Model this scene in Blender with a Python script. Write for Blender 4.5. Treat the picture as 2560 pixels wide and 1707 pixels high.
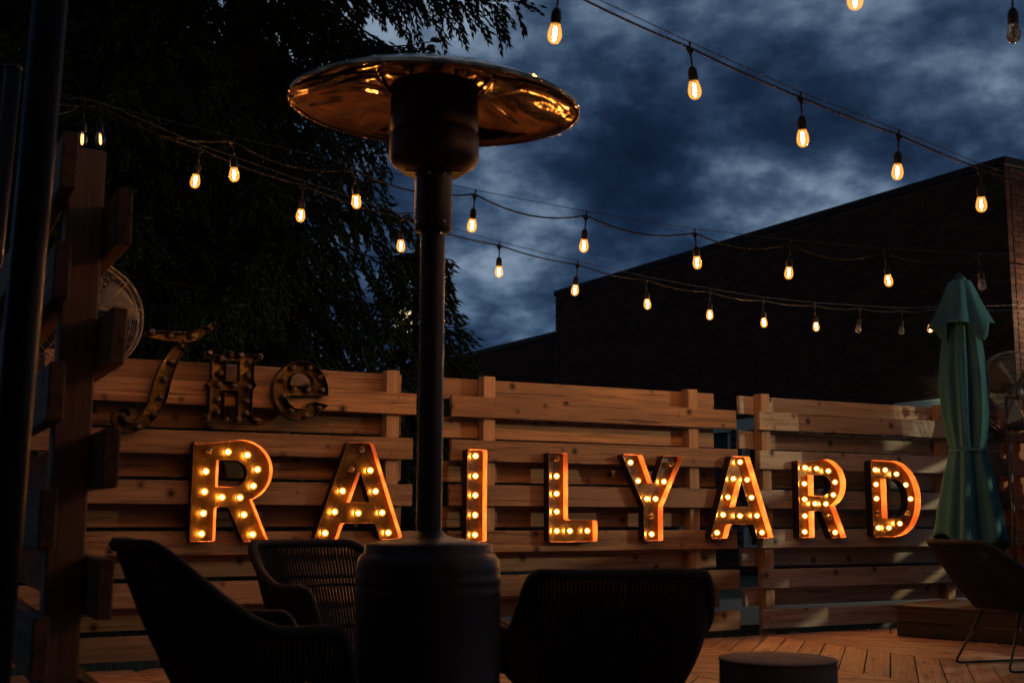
import bpy, bmesh, math, random
import numpy as np
from mathutils import Matrix, Vector
from mathutils.geometry import tessellate_polygon

for o in list(bpy.data.objects):
    bpy.data.objects.remove(o)
SC = bpy.context.scene
COL = SC.collection
R = math.radians
rnd = random.Random(7)

# ------------------------------------------------------------------ camera
FPX, CXP, CYP = 2960.0, 1280.0, 853.5          # focal length and centre in photo pixels (2560 wide)
TILT = math.atan(433 / FPX)
ROLL = -0.0035
CAM_H = 0.86
cam_data = bpy.data.cameras.new('camera')
cam_data.sensor_width = 36.0
cam_data.lens = FPX / 2560 * 36
cam_data.clip_start = 0.05
cam_data.clip_end = 3000
cam_data.dof.use_dof = True
cam_data.dof.focus_distance = 7.5
cam_data.dof.aperture_fstop = 4.0
cam = bpy.data.objects.new('camera', cam_data)
COL.objects.link(cam)
cam.matrix_world = Matrix.Translation((0, 0, CAM_H)) @ Matrix.Rotation(R(90) + TILT, 4, 'X') @ Matrix.Rotation(-ROLL, 4, 'Z')
SC.camera = cam

# ------------------------------------------------------------------ world (dusk sky with broken cloud)
world = bpy.data.worlds.new('World')
SC.world = world
world.use_nodes = True
SKY_OFFSET = (70.3, 8.0, 0.0)


def build_sky():
    nt = world.node_tree
    nt.nodes.clear()
    N = nt.nodes.new
    L = nt.links.new
    out = N('ShaderNodeOutputWorld')
    bg = N('ShaderNodeBackground')
    bg.inputs['Strength'].default_value = 1.0
    L(bg.outputs[0], out.inputs[0])
    tc = N('ShaderNodeTexCoord')
    sep = N('ShaderNodeSeparateXYZ')
    L(tc.outputs['Generated'], sep.inputs[0])

    def m(op, a, b=None, c=None, clamp=False):
        n = N('ShaderNodeMath')
        n.operation = op
        n.use_clamp = clamp
        for i, v in enumerate((a, b, c)):
            if v is None:
                continue
            if isinstance(v, (int, float)):
                n.inputs[i].default_value = v
            else:
                L(v, n.inputs[i])
        return n.outputs[0]
    zz = m('ADD', m('MAXIMUM', sep.outputs[2], 0.0), 0.42)
    u = m('DIVIDE', sep.outputs[0], zz)
    v = m('DIVIDE', sep.outputs[1], zz)
    comb = N('ShaderNodeCombineXYZ')
    L(u, comb.inputs[0])
    L(v, comb.inputs[1])

    def noise(scale, detail, rough, dist, off):
        mp = N('ShaderNodeMapping')
        mp.inputs['Location'].default_value = off
        mp.inputs['Rotation'].default_value = (0, 0, R(4.5))
        L(comb.outputs[0], mp.inputs[0])
        n = N('ShaderNodeTexNoise')
        n.inputs['Scale'].default_value = scale
        n.inputs['Detail'].default_value = detail
        n.inputs['Roughness'].default_value = rough
        n.inputs['Distortion'].default_value = dist
        L(mp.outputs[0], n.inputs['Vector'])
        return n.outputs['Fac']
    ox, oy, _ = SKY_OFFSET
    big = noise(0.9, 2.0, 0.5, 0.15, (ox, oy, 0))
    mid = noise(2.6, 12.0, 0.58, 0.12, (ox + 5, oy, 1))
    puff = noise(6.5, 10.0, 0.56, 0.1, (ox, oy + 9, 2))
    # broken cloud: the small puffs only break up the thin, bright parts
    thin = m('MULTIPLY', m('SUBTRACT', m('ADD', m('MULTIPLY', big, 0.5), m('MULTIPLY', mid, 0.5)), 0.40, None, True), 5.0, None, True)
    f = m('ADD', m('ADD', m('MULTIPLY', big, 0.85), m('MULTIPLY', mid, 1.15)), m('MULTIPLY', m('MULTIPLY', m('SUBTRACT', puff, 0.5), thin), 1.0))
    f = m('ADD', f, 0.15)
    ramp = N('ShaderNodeValToRGB')
    L(m('SUBTRACT', f, 0.63), ramp.inputs[0])
    cr = ramp.color_ramp
    cr.interpolation = 'B_SPLINE'
    stops = [(0.30, (0.0035, 0.0095, 0.026)), (0.42, (0.0080, 0.021, 0.054)), (0.50, (0.026, 0.055, 0.115)),
             (0.585, (0.090, 0.150, 0.245)), (0.70, (0.30, 0.39, 0.51))]
    while len(cr.elements) < len(stops):
        cr.elements.new(0.5)
    for e, (p, c) in zip(cr.elements, stops):
        e.position = p
        e.color = (*c, 1)
    # the dusk gives the low sky a little more light
    low = m('SUBTRACT', 1.0, m('MULTIPLY', sep.outputs[2], 2.6), clamp=True)
    low2 = m('ADD', m('MULTIPLY', m('POWER', low, 2.0), 0.55), 0.80)
    mixl = N('ShaderNodeMix')
    mixl.data_type = 'RGBA'
    mixl.blend_type = 'MULTIPLY'
    mixl.inputs['Factor'].default_value = 1.0
    L(ramp.outputs[0], mixl.inputs['A'])
    L(low2, mixl.inputs['B'])
    sky = N('ShaderNodeTexSky')
    sky.sky_type = 'NISHITA'
    sky.sun_disc = False
    sky.sun_elevation = R(-4.0)
    sky.sun_rotation = R(200)
    add = N('ShaderNodeMix')
    add.data_type = 'RGBA'
    add.blend_type = 'ADD'
    add.inputs['Factor'].default_value = 0.05
    L(mixl.outputs['Result'], add.inputs['A'])
    L(sky.outputs[0], add.inputs['B'])
    L(add.outputs['Result'], bg.inputs['Color'])


build_sky()

vs = SC.view_settings
vs.view_transform = 'Standard'
vs.look = 'None'
vs.exposure = 0.0
vs.gamma = 1.0
vs.use_curve_mapping = False
cy = SC.cycles
cy.use_denoising = True
cy.max_bounces = 6
cy.diffuse_bounces = 3
cy.glossy_bounces = 4
cy.transparent_max_bounces = 16
cy.transmission_bounces = 4
cy.sample_clamp_indirect = 4.0
cy.sample_clamp_direct = 0.0
cy.use_light_tree = True
cy.caustics_reflective = False
cy.caustics_refractive = False

# ------------------------------------------------------------------ where a photo pixel stands in the place
_c, _s = math.cos(ROLL), math.sin(ROLL)
_fwd = np.array([0, math.cos(TILT), math.sin(TILT)])
_right = np.array([1.0, 0, 0])
_up = np.cross(_right, _fwd)
CAMP = np.array([0, 0, CAM_H])


def ray(x, y):
    a, b = (x - CXP) / FPX, (y - CYP) / FPX
    return _fwd + (_c * a - _s * b) * _right - (_s * a + _c * b) * _up


def proj(p):
    d = np.array(p) - CAMP
    z = d @ _fwd
    a, b = d @ _right / z, -(d @ _up) / z
    return CXP + FPX * (_c * a + _s * b), CYP + FPX * (-_s * a + _c * b), z


def at_y(x, y, Y):
    r = ray(x, y)
    return CAMP + r * (Y / r[1])


def at_z(x, y, z):
    r = ray(x, y)
    return CAMP + r * ((z - CAM_H) / r[2])


D = 2560 / 2352                                # the enlarged view's pixels to photo pixels
SITE = R(27.5)                                 # the long fence's direction in the place
E1 = np.array([math.cos(SITE), math.sin(SITE), 0])
EN = np.array([-math.sin(SITE), math.cos(SITE), 0])
_r = ray(1200, 1288)
F0 = CAMP + _r * (7.84 / (_r @ _fwd))
F0[2] = 0


def on_f(x, y, off=0.0):
    r = ray(x, y)
    t = ((F0 - CAMP) @ EN + off) / (r @ EN)
    p = CAMP + r * t
    return float((p - F0) @ E1), float(p[2])


def site(s, t, z=0.0):
    return F0 + E1 * s + EN * t + np.array([0, 0, z])


# ------------------------------------------------------------------ mesh helpers
class MB:
    def __init__(self):
        self.v, self.f, self.m, self.sm = [], [], [], []

    def add(self, verts, faces, mi=0, smooth=False):
        b = len(self.v)
        self.v.extend([tuple(map(float, p)) for p in verts])
        for f in faces:
            self.f.append([i + b for i in f])
            self.m.append(mi)
            self.sm.append(smooth)

    def box(self, lo, hi, mi=0, bevel=0.0):
        x0, y0, z0 = lo
        x1, y1, z1 = hi
        if bevel <= 0:
            v = [(x0, y0, z0), (x1, y0, z0), (x1, y1, z0), (x0, y1, z0), (x0, y0, z1), (x1, y0, z1), (x1, y1, z1), (x0, y1, z1)]
            self.add(v, [(0, 3, 2, 1), (4, 5, 6, 7), (0, 1, 5, 4), (1, 2, 6, 5), (2, 3, 7, 6), (3, 0, 4, 7)], mi)
            return
        b = bevel
        v = []
        for sx in (0, 1):
            for sy in (0, 1):
                for sz in (0, 1):
                    X = (x0, x1)[sx]
                    Y = (y0, y1)[sy]
                    Z = (z0, z1)[sz]
                    dx, dy, dz = (b, -b)[sx], (b, -b)[sy], (b, -b)[sz]
                    v += [(X, Y + dy, Z + dz), (X + dx, Y, Z + dz), (X + dx, Y + dy, Z)]
        c = lambda sx, sy, sz, k: (sx * 4 + sy * 2 + sz) * 3 + k
        fs = []
        for s in (0, 1):
            q = [c(s, 0, 0, 0), c(s, 1, 0, 0), c(s, 1, 1, 0), c(s, 0, 1, 0)]
            fs.append(q if s else q[::-1])
            q = [c(0, s, 0, 1), c(1, s, 0, 1), c(1, s, 1, 1), c(0, s, 1, 1)]
            fs.append(q[::-1] if s else q)
            q = [c(0, 0, s, 2), c(1, 0, s, 2), c(1, 1, s, 2), c(0, 1, s, 2)]
            fs.append(q if s else q[::-1])
        for a in (0, 1):
            for bb in (0, 1):
                fs.append([c(0, a, bb, 1), c(1, a, bb, 1), c(1, a, bb, 2), c(0, a, bb, 2)])
                fs.append([c(a, 0, bb, 0), c(a, 1, bb, 0), c(a, 1, bb, 2), c(a, 0, bb, 2)])
                fs.append([c(a, bb, 0, 0), c(a, bb, 1, 0), c(a, bb, 1, 1), c(a, bb, 0, 1)])
                for d in (0, 1):
                    fs.append([c(a, bb, d, 0), c(a, bb, d, 1), c(a, bb, d, 2)])
        self.add(v, fs, mi)

    def tube(self, pts, rad, sides=8, mi=0, smooth=True, caps=True, closed=False):
        pts = [np.array(p, float) for p in pts]
        n = len(pts)
        rads = rad if hasattr(rad, '__len__') else [rad] * n
        prev = None
        vs_, fs_ = [], []
        for i, p in enumerate(pts):
            if closed:
                t = pts[(i + 1) % n] - pts[i - 1]
            else:
                t = pts[min(i + 1, n - 1)] - pts[max(i - 1, 0)]
            t = t / (np.linalg.norm(t) + 1e-12)
            if prev is None:
                h = np.array([0, 0, 1.0]) if abs(t[2]) < 0.9 else np.array([1.0, 0, 0])
                a = np.cross(t, h)
            else:
                a = prev - t * (prev @ t)
            a /= np.linalg.norm(a) + 1e-12
            prev = a
            b = np.cross(t, a)
            for k in range(sides):
                w = 2 * math.pi * k / sides
                vs_.append(p + rads[i] * (math.cos(w) * a + math.sin(w) * b))
        m_ = n if closed else n - 1
        for i in range(m_):
            for k in range(sides):
                a0 = i * sides + k
                a1 = i * sides + (k + 1) % sides
                b0 = ((i + 1) % n) * sides + k
                b1 = ((i + 1) % n) * sides + (k + 1) % sides
                fs_.append((a0, a1, b1, b0))
        if caps and not closed:
            fs_.append(tuple(range(sides))[::-1])
            fs_.append(tuple((n - 1) * sides + k for k in range(sides)))
        self.add(vs_, fs_, mi, smooth)

    def lathe(self, prof, segs=32, o=(0, 0, 0), mi=0, smooth=True):
        """prof: list of (r, z) from bottom to top, about a vertical axis through o"""
        vs_, fs_ = [], []
        for r, z in prof:
            for k in range(segs):
                w = 2 * math.pi * k / segs
                vs_.append((o[0] + r * math.cos(w), o[1] + r * math.sin(w), o[2] + z))
        for i in range(len(prof) - 1):
            for k in range(segs):
                k2 = (k + 1) % segs
                fs_.append((i * segs + k, i * segs + k2, (i + 1) * segs + k2, (i + 1) * segs + k))
        self.add(vs_, fs_, mi, smooth)

    def mesh(self, name, mats):
        me = bpy.data.meshes.new(name)
        me.from_pydata(self.v, [], self.f)
        for mt in mats:
            me.materials.append(mt)
        if len(mats) > 1:
            me.polygons.foreach_set('material_index', self.m)
        me.polygons.foreach_set('use_smooth', self.sm)
        me.update()
        return me

    def build(self, name, mats, parent=None, loc=None, rot=None):
        if not isinstance(mats, (list, tuple)):
            mats = [mats]
        return link(name, self.mesh(name, mats), parent, loc, rot)


def link(name, me, parent=None, loc=None, rot=None):
    o = bpy.data.objects.new(name, me)
    COL.objects.link(o)
    if parent is not None:
        o.parent = parent
    if loc is not None:
        o.location = loc
    if rot is not None:
        o.rotation_euler = rot
    return o


def tag(o, label=None, cat=None, group=None, kind=None):
    if label:
        o['label'] = label
    if cat:
        o['category'] = cat
    if group:
        o['group'] = group
    if kind:
        o['kind'] = kind
    return o


def empty(name, loc, rz=0.0):
    o = bpy.data.objects.new(name, None)
    COL.objects.link(o)
    o.location = loc
    o.rotation_euler = (0, 0, rz)
    o.empty_display_size = 0.1
    return o


# ------------------------------------------------------------------ materials
def mat(name, col, rough=0.6, metal=0.0, emit=None, es=0.0, spec=0.5):
    m = bpy.data.materials.new(name)
    m.use_nodes = True
    b = m.node_tree.nodes['Principled BSDF']
    b.inputs['Base Color'].default_value = (*col, 1)
    b.inputs['Roughness'].default_value = rough
    b.inputs['Metallic'].default_value = metal
    b.inputs['Specular IOR Level'].default_value = spec
    if emit:
        b.inputs['Emission Color'].default_value = (*emit, 1)
        b.inputs['Emission Strength'].default_value = es
    return m


class NT:
    """small helper over a material's node tree"""
    def __init__(self, m):
        self.m = m
        self.nt = m.node_tree
        self.b = m.node_tree.nodes.get('Principled BSDF')

    def n(self, t, **kw):
        x = self.nt.nodes.new(t)
        for k, v in kw.items():
            setattr(x, k, v)
        return x

    def l(self, a, b):
        self.nt.links.new(a, b)

    def coord(self, scale=(1, 1, 1), rand=True, which='Object'):
        tc = self.n('ShaderNodeTexCoord')
        mp = self.n('ShaderNodeMapping')
        self.l(tc.outputs[which], mp.inputs['Vector'])
        mp.inputs['Scale'].default_value = scale
        if rand:
            oi = self.n('ShaderNodeObjectInfo')
            mu = self.n('ShaderNodeMath', operation='MULTIPLY')
            mu.inputs[1].default_value = 73.0
            self.l(oi.outputs['Random'], mu.inputs[0])
            cb = self.n('ShaderNodeCombineXYZ')
            for i in range(3):
                self.l(mu.outputs[0], cb.inputs[i])
            self.l(cb.outputs[0], mp.inputs['Location'])
        return mp.outputs[0]

    def noise(self, vec, scale, detail=4, rough=0.55, dist=0.0):
        x = self.n('ShaderNodeTexNoise')
        x.inputs['Scale'].default_value = scale
        x.inputs['Detail'].default_value = detail
        x.inputs['Roughness'].default_value = rough
        x.inputs['Distortion'].default_value = dist
        self.l(vec, x.inputs['Vector'])
        return x.outputs['Fac']

    def ramp(self, fac, stops):
        x = self.n('ShaderNodeValToRGB')
        while len(x.color_ramp.elements) < len(stops):
            x.color_ramp.elements.new(0.5)
        for e, (p, c) in zip(x.color_ramp.elements, stops):
            e.position = p
            e.color = (*c, 1) if len(c) == 3 else c
        self.l(fac, x.inputs[0])
        return x.outputs[0]

    def mix(self, fac, a, b, blend='MIX'):
        x = self.n('ShaderNodeMix', data_type='RGBA', blend_type=blend)
        for k, v in (('Factor', fac), ('A', a), ('B', b)):
            if isinstance(v, (int, float)):
                x.inputs[k].default_value = v
            elif isinstance(v, tuple):
                x.inputs[k].default_value = (*v, 1)
            else:
                self.l(v, x.inputs[k])
        return x.outputs['Result']

    def math(self, op, a, b=None, clamp=False):
        x = self.n('ShaderNodeMath', operation=op, use_clamp=clamp)
        for i, v in enumerate((a, b)):
            if v is None:
                continue
            if isinstance(v, (int, float)):
                x.inputs[i].default_value = v
            else:
                self.l(v, x.inputs[i])
        return x.outputs[0]

    def bump(self, h, strength=0.3, dist=0.01):
        x = self.n('ShaderNodeBump')
        x.inputs['Strength'].default_value = strength
        x.inputs['Distance'].default_value = dist
        self.l(h, x.inputs['Height'])
        self.l(x.outputs[0], self.b.inputs['Normal'])


def wood(name, light, dark, axis=0, knots=True, rough=0.75, tone=0.35, weather=None):
    """sawn softwood, grain along the local axis"""
    m = mat(name, light, rough, spec=0.25)
    t = NT(m)
    sc = [26.0, 26.0, 26.0]
    sc[axis] = 1.1
    v = t.coord(tuple(sc))
    g = t.noise(v, 1.0, 5, 0.6, 0.6)
    sc2 = [150.0, 150.0, 150.0]
    sc2[axis] = 3.0
    v2 = t.coord(tuple(sc2))
    g2 = t.noise(v2, 1.0, 3, 0.6)
    sc3 = [3.0] * 3
    sc3[axis] = 0.9
    blot = t.noise(t.coord(tuple(sc3)), 1.0, 4, 0.6)
    fac = t.math('ADD', t.math('MULTIPLY', g, 0.62), t.math('MULTIPLY', g2, 0.38))
    col = t.ramp(fac, [(0.38, dark), (0.50, tuple(0.55 * a + 0.45 * b for a, b in zip(light, dark))), (0.60, light)])
    if weather:
        col = t.mix(t.ramp(blot, [(0.40, (0, 0, 0)), (0.68, (1, 1, 1))]), col, weather)
    h = fac
    if knots:
        vk = t.coord((1, 1, 1))
        sp_ = t.n('ShaderNodeSeparateXYZ')
        t.l(vk, sp_.inputs[0])
        cb_ = t.n('ShaderNodeCombineXYZ')
        t.l(sp_.outputs[0], cb_.inputs[0])
        t.l(t.math('ADD', sp_.outputs[1], sp_.outputs[2]), cb_.inputs[1])
        vo = t.n('ShaderNodeTexVoronoi', voronoi_dimensions='2D')
        vo.inputs['Scale'].default_value = 4.6
        t.l(cb_.outputs[0], vo.inputs['Vector'])
        sc_ = t.n('ShaderNodeSeparateColor')
        t.l(vo.outputs['Color'], sc_.inputs[0])
        gate = t.math('MULTIPLY', t.math('SUBTRACT', sc_.outputs[0], 0.34, True), 0.26)
        kd = t.math('ADD', t.math('ADD', vo.outputs['Distance'], gate), t.math('MULTIPLY', t.math('SUBTRACT', g2, 0.5), 0.03))
        km = t.ramp(kd, [(0.050, (1, 1, 1)), (0.072, (0.85, 0.85, 0.85)), (0.082, (0.25, 0.25, 0.25)), (0.098, (0.6, 0.6, 0.6)), (0.17, (0, 0, 0))])
        col = t.mix(km, col, tuple(c * 0.22 for c in dark))
        # dark streaks and checks
        sk = [60.0] * 3
        sk[axis] = 2.2
        ck = t.noise(t.coord(tuple(sk)), 1.0, 2, 0.5)
        col = t.mix(t.ramp(ck, [(0.60, (0, 0, 0)), (0.72, (0.8, 0.8, 0.8))]), col, tuple(c * 0.4 for c in dark))
    # every board its own tone
    oi = t.n('ShaderNodeObjectInfo')
    vv = t.math('ADD', 1.0 - tone / 2, t.math('MULTIPLY', oi.outputs['Random'], tone))
    hs = t.n('ShaderNodeHueSaturation')
    t.l(vv, hs.inputs['Value'])
    t.l(col, hs.inputs['Color'])
    t.l(hs.outputs[0], t.b.inputs['Base Color'])
    t.bump(h, 0.35, 0.004)
    return m


M = {}
TRI = []
M['fence'] = wood('fence_pine', (0.38, 0.205, 0.100), (0.135, 0.064, 0.030), 0, tone=.60, weather=(.21, .12, .07))
M['fence_post'] = wood('fence_post_pine', (0.42, 0.25, 0.14), (0.25, 0.135, 0.068), 2, knots=False)
M['fence_grey'] = wood('weathered_pine', (0.42, 0.30, 0.19), (0.20, 0.13, 0.08), 0, weather=(0.34, 0.30, 0.25))
M['fence_red'] = wood('stained_pine', (0.30, 0.12, 0.06), (0.16, 0.06, 0.03), 0)
M['fence_red_post'] = wood('stained_post', (0.30, 0.12, 0.06), (0.16, 0.06, 0.03), 2, knots=False)
M['deck'] = wood('deck_timber', (0.33, 0.18, 0.10), (0.15, 0.08, 0.045), 0, rough=0.6, tone=0.55)
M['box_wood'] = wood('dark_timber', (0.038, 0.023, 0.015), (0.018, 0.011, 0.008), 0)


def _ground():
    m = mat('ground_soil', (0.05, 0.05, 0.035), 0.95)
    t = NT(m)
    v = t.coord(rand=False)
    a = t.noise(v, 0.6, 6, 0.6)
    b = t.noise(v, 22, 5, 0.7)
    c = t.mix(t.ramp(a, [(0.4, (0, 0, 0)), (0.6, (1, 1, 1))]), (0.035, 0.05, 0.02), (0.075, 0.065, 0.05))
    c = t.mix(t.math('MULTIPLY', b, 0.6), c, (0.02, 0.025, 0.012))
    t.l(c, t.b.inputs['Base Color'])
    t.bump(b, 0.8, 0.05)
    return m


def _concrete(name, col, scale=14.0):
    m = mat(name, col, 0.85)
    t = NT(m)
    v = t.coord(rand=False)
    a = t.noise(v, scale, 6, 0.65)
    b = t.noise(v, scale * 9, 3, 0.6)
    c = t.ramp(a, [(0.3, tuple(x * 0.6 for x in col)), (0.7, tuple(min(1, x * 1.2) for x in col))])
    t.l(c, t.b.inputs['Base Color'])
    t.bump(t.math('ADD', a, b), 0.3, 0.006)
    return m


M['ground'] = _ground()
M['concrete'] = _concrete('pale_concrete', (0.13, 0.127, 0.115), 6)
M['stool'] = _concrete('stool_concrete', (0.13, 0.105, 0.095), 10)


def _brick():
    m = mat('brick_clay', (0.24, 0.10, 0.065), 0.9, spec=0.1)
    t = NT(m)
    oi = t.n('ShaderNodeObjectInfo')
    tc = t.n('ShaderNodeTexCoord')
    geo = t.n('ShaderNodeNewGeometry')
    v = t.n('ShaderNodeTexNoise')
    v.inputs['Scale'].default_value = 30
    v.inputs['Detail'].default_value = 4
    t.l(tc.outputs['Object'], v.inputs['Vector'])
    r = t.math('FRACT', t.math('ADD', t.math('MULTIPLY', oi.outputs['Random'], 7.0), geo.outputs['Random Per Island']))
    c = t.ramp(r, [(0.0, (0.036, 0.017, 0.013)), (0.5, (0.060, 0.027, 0.020)), (1.0, (0.095, 0.044, 0.031))])
    c = t.mix(t.math('MULTIPLY', v.outputs['Fac'], 0.5), c, (0.03, 0.017, 0.014))
    t.l(c, t.b.inputs['Base Color'])
    t.bump(v.outputs['Fac'], 0.4, 0.004)
    return m


M['brick'] = _brick()
M['mortar'] = _concrete('mortar', (0.10, 0.087, 0.075), 30)
M['coping'] = mat('dark_metal_coping', (0.02, 0.017, 0.016), 0.7, 0.0, spec=0.2)
M['frame_pale'] = mat('pale_window_frame', (0.42, 0.45, 0.40), 0.5)
M['glass_dark'] = mat('window_glass', (0.02, 0.03, 0.022), 0.15, spec=0.12)
M['black'] = mat('black_plastic', (0.012, 0.012, 0.012), 0.45)
M['rubber'] = mat('black_rubber_cable', (0.009, 0.008, 0.007), 0.55, spec=0.22)
M['wire'] = mat('steel_wire', (0.05, 0.043, 0.036), 0.5, 0.0, spec=0.4)


def _powder(name, col, rough, metal=0.0, bump=0.15):
    m = mat(name, col, rough, metal)
    t = NT(m)
    v = t.coord(rand=False)
    a = t.noise(v, 5, 5, 0.6)
    b = t.noise(v, 400, 2, 0.5)
    t.l(t.ramp(a, [(0.3, tuple(x * 0.7 for x in col)), (0.7, tuple(x * 1.15 for x in col))]), t.b.inputs['Base Color'])
    t.l(t.ramp(a, [(0.3, (rough * 0.8,) * 3), (0.7, (min(1, rough * 1.25),) * 3)]), t.b.inputs['Roughness'])
    t.bump(b, bump, 0.001)
    return m


M['heater'] = _powder('bronze_powder_coat', (0.016, 0.012, 0.010), 0.46)
M['burner'] = _powder('sooty_burner_steel', (0.055, 0.034, 0.024), 0.5, 0.5)
M['pole'] = _powder('dark_painted_steel', (0.012, 0.010, 0.009), 0.42, 0.0, 0.3)
M['pole'].node_tree.nodes['Principled BSDF'].inputs['Specular IOR Level'].default_value = 0.16
M['bolt'] = mat('zinc_bolt', (0.55, 0.52, 0.48), 0.3, 1.0)


def _reflector():
    m = mat('polished_aluminium', (0.50, 0.34, 0.19), 0.10, 1.0)
    t = NT(m)
    v = t.coord(rand=False)
    a = t.noise(v, 3.2, 1.5, 0.5, 1.2)
    b = t.noise(v, 60, 3, 0.6)
    t.l(t.ramp(b, [(0.35, (0.04,) * 3), (0.75, (0.13,) * 3)]), t.b.inputs['Roughness'])
    t.l(t.ramp(t.noise(v, 7, 4, 0.6), [(0.35, (0.34, 0.22, 0.11)), (0.65, (0.56, 0.39, 0.22))]), t.b.inputs['Base Color'])
    t.bump(a, 0.55, 0.05)
    return m


M['reflector'] = _reflector()


def _plate():
    m = mat('aged_bronze_plate', (0.16, 0.10, 0.045), 0.3, 0.9)
    t = NT(m)
    v = t.coord((1, 1, 1))
    a = t.noise(v, 9, 6, 0.65)
    v2 = t.coord((160, 160, 6))
    b = t.noise(v2, 1.0, 3, 0.6)
    t.l(t.ramp(a, [(0.32, (0.022, 0.012, 0.003)), (0.55, (0.085, 0.048, 0.012)), (0.72, (0.17, 0.100, 0.026))]), t.b.inputs['Base Color'])
    t.l(t.ramp(b, [(0.3, (0.26,) * 3), (0.75, (0.40,) * 3)]), t.b.inputs['Roughness'])
    t.b.inputs['Coat Weight'].default_value = 0.35
    t.b.inputs['Coat Roughness'].default_value = 0.06
    t.bump(t.noise(v, 30, 3, 0.6), 0.12, 0.004)
    return m


M['plate'] = _plate()


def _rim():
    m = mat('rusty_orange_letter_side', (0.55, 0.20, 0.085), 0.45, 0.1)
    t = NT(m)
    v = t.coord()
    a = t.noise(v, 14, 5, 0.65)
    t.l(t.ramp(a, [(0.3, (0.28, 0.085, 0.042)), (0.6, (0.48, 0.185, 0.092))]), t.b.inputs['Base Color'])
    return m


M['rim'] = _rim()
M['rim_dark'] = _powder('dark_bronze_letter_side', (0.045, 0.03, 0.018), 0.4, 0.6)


def _plate_gold():
    m = mat('dented_gilt_plate', (0.32, 0.19, 0.06), 0.3, 0.9)
    t = NT(m)
    v = t.coord()
    a = t.noise(v, 10, 6, 0.7)
    t.l(t.ramp(a, [(0.38, (0.02, 0.013, 0.006)), (0.54, (0.075, 0.048, 0.017)), (0.72, (0.24, 0.15, 0.045))]), t.b.inputs['Base Color'])
    t.l(t.ramp(a, [(0.3, (0.45,) * 3), (0.7, (0.22,) * 3)]), t.b.inputs['Roughness'])
    t.bump(t.math('ADD', t.noise(v, 45, 3, 0.6), t.math('MULTIPLY', t.noise(v, 6, 2, 0.5), 2.0)), 0.5, 0.006)
    return m


M['plate_gold'] = _plate_gold()


def glass(name, tint, emit=None, es=0.0, gloss=0.9):
    """thin bulb glass: clear with a fresnel reflection, so the lamp inside lights the place"""
    m = bpy.data.materials.new(name)
    m.use_nodes = True
    nt = m.node_tree
    nt.nodes.clear()
    o = nt.nodes.new('ShaderNodeOutputMaterial')
    tr = nt.nodes.new('ShaderNodeBsdfTransparent')
    tr.inputs[0].default_value = (*tint, 1)
    gl = nt.nodes.new('ShaderNodeBsdfGlossy')
    gl.inputs['Roughness'].default_value = 0.03
    fr = nt.nodes.new('ShaderNodeLayerWeight')
    fr.inputs['Blend'].default_value = 0.35 if emit else 0.6
    mu = nt.nodes.new('ShaderNodeMath')
    mu.operation = 'MULTIPLY'
    mu.inputs[1].default_value = gloss
    nt.links.new(fr.outputs['Fresnel'], mu.inputs[0])
    mx = nt.nodes.new('ShaderNodeMixShader')
    nt.links.new(mu.outputs[0], mx.inputs[0])
    nt.links.new(tr.outputs[0], mx.inputs[1])
    nt.links.new(gl.outputs[0], mx.inputs[2])
    last = mx.outputs[0]
    if emit:
        em = nt.nodes.new('ShaderNodeEmission')
        em.inputs[0].default_value = (*emit, 1)
        em.inputs[1].default_value = es
        ad = nt.nodes.new('ShaderNodeAddShader')
        nt.links.new(last, ad.inputs[0])
        nt.links.new(em.outputs[0], ad.inputs[1])
        last = ad.outputs[0]
    nt.links.new(last, o.inputs[0])
    m.cycles.emission_sampling = 'NONE'
    return m


def emitter(name, col, s):
    m = bpy.data.materials.new(name)
    m.use_nodes = True
    nt = m.node_tree
    nt.nodes.clear()
    o = nt.nodes.new('ShaderNodeOutputMaterial')
    em = nt.nodes.new('ShaderNodeEmission')
    em.inputs[0].default_value = (*col, 1)
    em.inputs[1].default_value = s
    nt.links.new(em.outputs[0], o.inputs[0])
    m.cycles.emission_sampling = 'FRONT'
    return m


WARM = (1.0, 0.425, 0.130)
M['string_glass'] = glass('warm_bulb_glass', (1.0, 0.90, 0.72), (1.0, 0.38, 0.05), 0.55, 0.6)
M['string_glass_off'] = glass('clear_bulb_glass', (0.93, 0.90, 0.86), None, 0, 1.0)
M['off_glass'] = mat('unlit_bulb_glass', (0.55, 0.42, 0.26), 0.08)
M['off_glass'].node_tree.nodes['Principled BSDF'].inputs['Transmission Weight'].default_value = 0.75
M['off_glass'].node_tree.nodes['Principled BSDF'].inputs['IOR'].default_value = 1.45
M['filament'] = emitter('glowing_filament', WARM, 1900)
_fn = M['filament'].node_tree
_oi = _fn.nodes.new('ShaderNodeObjectInfo')
_mr = _fn.nodes.new('ShaderNodeMapRange')
_mr.inputs['To Min'].default_value = 1500
_mr.inputs['To Max'].default_value = 2500
_fn.links.new(_oi.outputs['Random'], _mr.inputs['Value'])
_fn.links.new(_mr.outputs[0], _fn.nodes['Emission'].inputs[1])
M['filament_soft'] = emitter('soft_filament', WARM, 520)
M['filament_dim'] = emitter('glint_filament', (1.0, 0.45, 0.12), 7)  # weak emission stands in for warm glints on the unlit bulbs
M['filament_off'] = mat('dark_filament', (0.25, 0.20, 0.14), 0.4, 0.6)
M['marquee_glass'] = glass('amber_bulb_glass', (1.0, 0.86, 0.62), (1.0, 0.38, 0.04), 0.85, 0.6)
M['marquee_core'] = emitter('marquee_bulb_glow', (1.0, 0.45, 0.14), 360)
M['brass'] = mat('brass_socket', (0.45, 0.28, 0.11), 0.35, 1.0)
M['cord_weave'] = _powder('brown_black_rope', (0.012, 0.0085, 0.0068), 0.7)
M['chair_metal'] = mat('dark_chair_rod', (0.012, 0.010, 0.009), 0.5, 0.2)
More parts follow.
